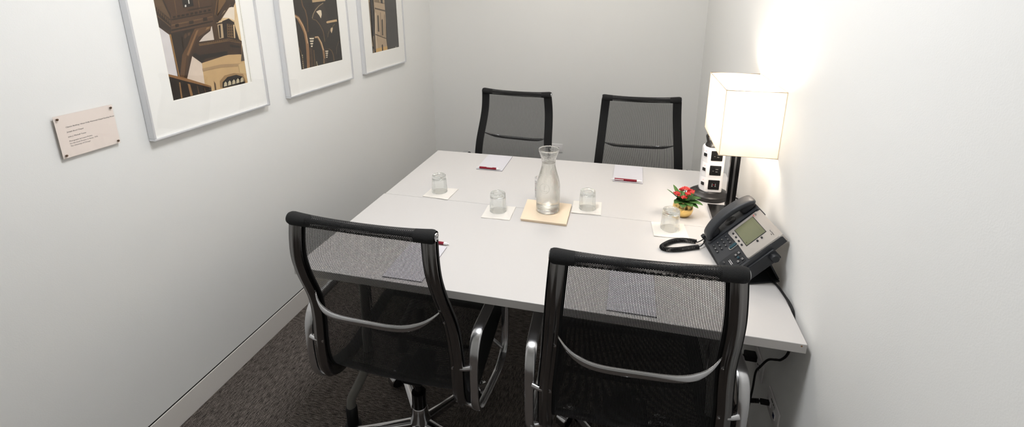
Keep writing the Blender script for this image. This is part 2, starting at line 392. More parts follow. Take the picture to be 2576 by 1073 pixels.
# ------------------------------------------------------------------ chair
def make_chair(label, group):
    C = thing('office_chair', label, 'chair', (0, 0, 0), 0, group)
    Y0 = .29                                             # hub behind the top roll
    prof = [(0, .982), (-.006, .93), (-.004, .87), (.014, .805), (.038, .745), (.058, .69), (.069, .63), (.073, .56), (.073, .48), (.079, .42), (.099, .374), (.148, .350), (.22, .354), (.32, .375), (.42, .398), (.485, .413), (.525, .408), (.535, .395)]
    pth = spline([(0, y-Y0, z) for y, z in prof], 5)
    L = [0]
    for i in range(1, len(pth)): L.append(L[-1]+(pth[i]-pth[i-1]).length)
    tot = L[-1]
    def halfw(s):                                        # centre line of a rib, by arc length
        k = [(0, .201), (.25, .218), (.45, .233), (.65, .235), (1.2, .224)]
        for (a, va), (b_, vb) in zip(k, k[1:]):
            if s <= b_: return va+(vb-va)*max(0, (s-a))/(b_-a)
        return k[-1][1]
    def at(s):
        s = max(0, min(tot-1e-6, s))
        for i in range(len(L)-1):
            if L[i+1] >= s: break
        f = (s-L[i])/(L[i+1]-L[i]); p = pth[i].lerp(pth[i+1], f)
        a = pth[max(i-1, 0)]; c = pth[min(i+2, len(pth)-1)]; t = (c-a).normalized(); n = Vector((0, t.z, -t.y))
        if n.y*1 < 0 and s < .4: n = -n
        return p, t, n
    # front side normal: towards the sitter (+y on the back, +z on the seat)
    def nrm(s):
        p, t, n = at(s); n = Vector((0, -t.z, t.y)); return p, n
    def lift(s): return .030*math.exp(-((s-.665)/.085)**2)
    S = [tot*i/90 for i in range(91)]
    for sx in (-1, 1):
        fr = []
        for s in S:
            p, n = nrm(s); fr.append((p+Vector((sx*halfw(s), 0, 0)), Vector((1, 0, 0)), n, lift(s)))
        sec = [(-.0190, -.002), (-.0180, -.0052), (-.0100, -.0062), (-.0080, -.0085), (-.0055, -.0110), (-.002, -.0124), (.002, -.0124), (.0055, -.0110), (.0080, -.0085), (.0100, -.0062), (.0180, -.0052), (.0190, -.002), (.0190, .005), (-.0190, .005)]
        rib = MB().sweep(fr, sec).build('side_rib', 'alu_dark', C, angle=50)
        # bolts
        for s in (.30, .47, .66):
            p, n = nrm(s); q = p+Vector((sx*(halfw(s)-.013), 0, 0))-n*.0068; b = MB()
            b.lathe([(0, -.001), (.0035, -.001), (.0035, .0015), (0, .002)], 12, Matrix.Translation(q) @ (-n).to_track_quat('Z', 'Y').to_matrix().to_4x4())
            b.build('bolt', 'alu', rib)
        fr = []
        for s in S:
            p, n = nrm(s); fr.append((p+Vector((sx*halfw(s), 0, 0)), Vector((sx, 0, 0)), n, lift(s)))
        sec = [(-.026, .0055), (-.026, .0085), (.020, .0092), (.0225, .007), (.0225, .000), (.0205, .000), (.0200, .0055)]
        MB().sweep(fr, sec).build('mesh_hem', 'fabric', C, angle=50)
    def sling(u, v):
        s = .012+(tot-.024)*u; p, n = nrm(s); w = halfw(s)-.024
        x = (v*2-1)*w; sag = .008*(1-(2*v-1)**2)
        return p+Vector((x, 0, 0))+n*(.0072+lift(s)-sag*(1 if s > .1 else s/.1))
    def sluv(u, v):
        s = .012+(tot-.024)*u; return ((v*2-1)*(halfw(.3)-.024)+1.0, s)
    MB().grid(sling, 110, 17, sluv).build('mesh_sling', 'mesh', C)
    # top roll and front roll
    def roll(c, hw, rad, name):
        r_ = MB(); n = 24; lay = r_.bm.loops.layers.uv.verify(); rings = []; K = 60
        for i in range(K+1):
            t = i/K*2-1; a = abs(t)
            e = rad*(1+.30*a**3)
            if a > .93: e *= math.sqrt(1-.42*((a-.93)/.07)**2)
            dz = -.006*(1-a**2)
            rings.append([r_.bm.verts.new((c[0]+t*hw, c[1]-Y0+math.cos(2*math.pi*j/n)*e, c[2]+dz+math.sin(2*math.pi*j/n)*e)) for j in range(n)])
        for i in range(K):
            tt = (i+.5)/K*2-1
            for j in range(n):
                f = r_.bm.faces.new((rings[i][j], rings[i][(j+1) % n], rings[i+1][(j+1) % n], rings[i+1][j]))
                f.material_index = 0 if abs(tt) > .72 else 1
                for lp, (a, b_) in zip(f.loops, ((i, j), (i, j+1), (i+1, j+1), (i+1, j))): lp[lay].uv = (a/K*2*hw+1, b_/n*2*math.pi*rad)
        ro = r_.build(name, ['fabric', 'mesh_roll'], C)
        MB().tube([(c[0]-hw*.98, c[1]-Y0, c[2]-.003), (c[0]+hw*.98, c[1]-Y0, c[2]-.003)], .0072, 14).build('rod', 'blackgloss', ro)
        for sx in (-1, 1):
            mt = Matrix.Translation((c[0]+sx*hw, c[1]-Y0, c[2])) @ Matrix.Rotation(R(90*sx), 4, 'Y')
            k = rad/.0215
            MB().lathe([(0, -.012), (.0165*k, -.012), (.0165*k, .000), (.0155*k, .0022), (.0125*k, .003), (.0118*k, .0018), (.0085*k, .0015), (.0078*k, .003), (.0045*k, .003), (.0035*k, -.004), (0, -.004)], 28, mt).build('end_cap', 'alu', ro)
    roll((0, 0, .990), .2205, .0158, 'top_roll')
    roll((0, .535, .395), .240, .0150, 'front_roll')
    # bowed back stretcher
    def bow(w, y, z, ym, zm, name):
        pp = []; b = MB(); fr = []
        for i in range(61):
            u = -1+i/30; f = 1-abs(u)**4.3
            pp.append(Vector((u*w, y+(ym-y)*f-Y0, z+(zm-z)*f)))
        for i, p in enumerate(pp):
            t = (pp[min(i+1, len(pp)-1)]-pp[max(i-1, 0)]).normalized(); n = t.cross(Vector((0, 0, 1))); 
            n = n.normalized(); up = n.cross(t).normalized(); q = min(i, len(pp)-1-i)/9; k = min(1, .28+.72*q)
            fr.append((p, n*.0065*k, up*.0105*k))
        sec = [(math.cos(a)*(1 if abs(math.cos(a)) < .9 else .9), math.sin(a)) for a in [2*math.pi*j/14 for j in range(14)]]
        return b.sweep(fr, sec).build(name, 'alu', C, angle=70)
    bow(.2015, .041, .732, -.014, .696, 'back_stretcher')
    # seat stretchers carrying the mechanism
    for yy, z in ((.20, .325), (.36, .345)):
        MB().sweep([((x, yy-Y0, z-.012*math.cos(x/.232*math.pi/2)), Vector((0, .011, 0)), Vector((0, 0, .007))) for x in [(-.232+.464*i/20) for i in range(21)]], [(-1, -.6), (-.6, -1), (.6, -1), (1, -.6), (1, .6), (.6, 1), (-.6, 1), (-1, .6)]).build('seat_stretcher', 'alu_dark', C)
    b = MB(); b.box((-.040, -.055, .272), (.040, .095, .312), .012, 3); b.box((-.07, -.03, .288), (.07, .05, .308), .008); b.tube([(.06, .0, .285), (.17, .02, .275)], .005, 8); b.box((.165, .008, .268), (.20, .032, .282), .004)
    b.build('tilt_mechanism', 'rubber', C)
    MB().lathe([(.014, .26), (.014, .20), (.0255, .20), (.0262, .134), (.024, .12), (0, .12)], 28).build('gas_column', 'blackgloss', C)
    # five star base, casters
    b = MB(); b.lathe([(0, .140), (.0265, .140), (.029, .136), (.030, .11), (.035, .085), (.040, .066), (.034, .050), (0, .050)], 30)
    for k in range(5):
        a = R(59+72*k); d = Vector((math.cos(a), math.sin(a), 0)); sd = Vector((-d.y, d.x, 0)); fr = []
        for i in range(15):
            f = i/14; r_ = .02+.265*f; top = .082-.014*f**.8-.003*math.sin(f*3.1); h = .030-.018*f; w = .019-.0085*f
            fr.append((d*r_+Vector((0, 0, top)), sd*w, Vector((0, 0, h))))
        b.sweep(fr, [(-1, -1), (-1, -.25), (-.55, -.06), (-.22, 0), (.22, 0), (.55, -.06), (1, -.25), (1, -1)])
        b.lathe([(0, .048), (.0125, .048), (.0125, .070), (.009, .074), (0, .074)], 16, Matrix.Translation(d*.285))
    b.build('star_base', 'alu', C, angle=45)
    for k in range(5):
        a = R(59+72*k); d = Vector((math.cos(a), math.sin(a), 0))
        tr = R((320, 235, 230, 260, 290)[k]); f = Vector((math.cos(tr), math.sin(tr), 0)); c = d*.282+f*.026; ang = math.atan2(f.y, f.x)
        mt = Matrix.Translation((c.x, c.y, .0285)) @ Matrix.Rotation(ang, 4, 'Z')
        b = MB(); secs = []                                # chromed hood over the wheels
        for i in range(13):
            th = R(-20+i*17); rr = .0315; secs.append((mt @ Vector((rr*math.cos(th), 0, rr*math.sin(th))), mt.to_3x3() @ Vector((0, 1, 0)), mt.to_3x3() @ Vector((math.cos(th), 0, math.sin(th)))))
        b.sweep(secs, [(-.022, -.003), (-.019, .001), (0, .0025), (.019, .001), (.022, -.003), (.0, -.0005)])
        b.lathe([(0, .0), (.008, .0), (.008, .03), (0, .03)], 12, Matrix.Translation((d.x*.285, d.y*.285, .040)))
        cs = b.build('caster', 'alu', C)
        b = MB()
        for s in (-1, 1):
            b.lathe([(0, -.007), (.022, -.007), (.0275, -.004), (.0285, 0), (.0275, .004), (.022, .007), (0, .008)], 26, mt @ Matrix.Translation((0, s*.012, 0)) @ Matrix.Rotation(R(90), 4, 'X'))
        b.build('wheel', 'rubber', cs)
    for ch in [x for x in bpy.data.objects if x.parent == C and x.name.split('.')[0] in ('star_base', 'gas_column', 'caster', 'tilt_mechanism')]: ch.location.y -= .03
    # arm loops
    lp = [(.080, .50), (.088, .575), (.118, .622), (.345, .632), (.412, .612), (.424, .52), (.424, .385), (.402, .318), (.345, .298), (.20, .318), (.112, .338), (.086, .39)]
    for sx in (-1, 1):
        path = round_poly([(0, y-Y0, z) for y, z in lp], [.1, .05, .06, .05, .055, .1, .06, .05, .06, .1, .05, .05], 6)
        fr = []; n = len(path)
        for i, p in enumerate(path):
            t = (path[(i+1) % n]-path[i-1]).normalized(); nn = Vector((0, t.z, -t.y))
            topness = max(0, (p.z-.5)/.13); w = .0135+.0035*min(1, topness)
            fr.append((p+Vector((sx*.281, 0, 0)), Vector((w/.015, 0, 0)), nn))
        sec = [(-.015, -.002), (-.0135, -.0045), (-.009, -.0058), (0, -.0064), (.009, -.0058), (.0135, -.0045), (.015, -.002), (.015, .002), (.0135, .0042), (.0, .005), (-.0135, .0042), (-.015, .002)]
        ar = MB().sweep(fr, sec, closed=True).build('armrest', 'alu_arm', C, angle=60)
        b = MB(); b.tube([(sx*.232, .074-Y0, .522), (sx*.255, .074-Y0, .524), (sx*.272, .079-Y0, .526)], [.0085, .0075, .0085], 14)
        b.build('arm_bracket', 'alu_arm', ar); b = MB(); b.tube([(sx*.235, .118-Y0, .356), (sx*.272, .118-Y0, .342)], .0075, 12); b.build('arm_bracket', 'alu_arm', ar); b = MB(); b.tube([(sx*.225, .39-Y0, .385), (sx*.274, .405-Y0, .33)], .007, 12)
        b.build('arm_bracket', 'alu_arm', ar)
    return C
chG = 'black mesh office chairs around the table'
NLc = make_chair('black mesh office chair, back to the viewer, nearest the left wall and its baseboard', chG)
def put(c, x, y, deg): 
    t = R(deg); c.location = (x-math.sin(t)*.29, y+math.cos(t)*.29, 0); c.rotation_euler = (0, 0, t)
chairs = [(-.679, 1.030, -.9, None), (.060, 1.021, 2.8, 'black mesh office chair, back to the viewer, right in front of the desk phone'), (-.674, 2.805, 174.9, 'black mesh office chair facing the viewer behind the far table, left of the wall socket'), (.066, 2.807, 182.7, 'black mesh office chair facing the viewer behind the far table, nearest the lamp')]
for i, (x, y, a, lb) in enumerate(chairs):
    c = NLc if i == 0 else copy_tree(NLc)
    put(c, x, y, a)
    if lb: c['label'] = lb

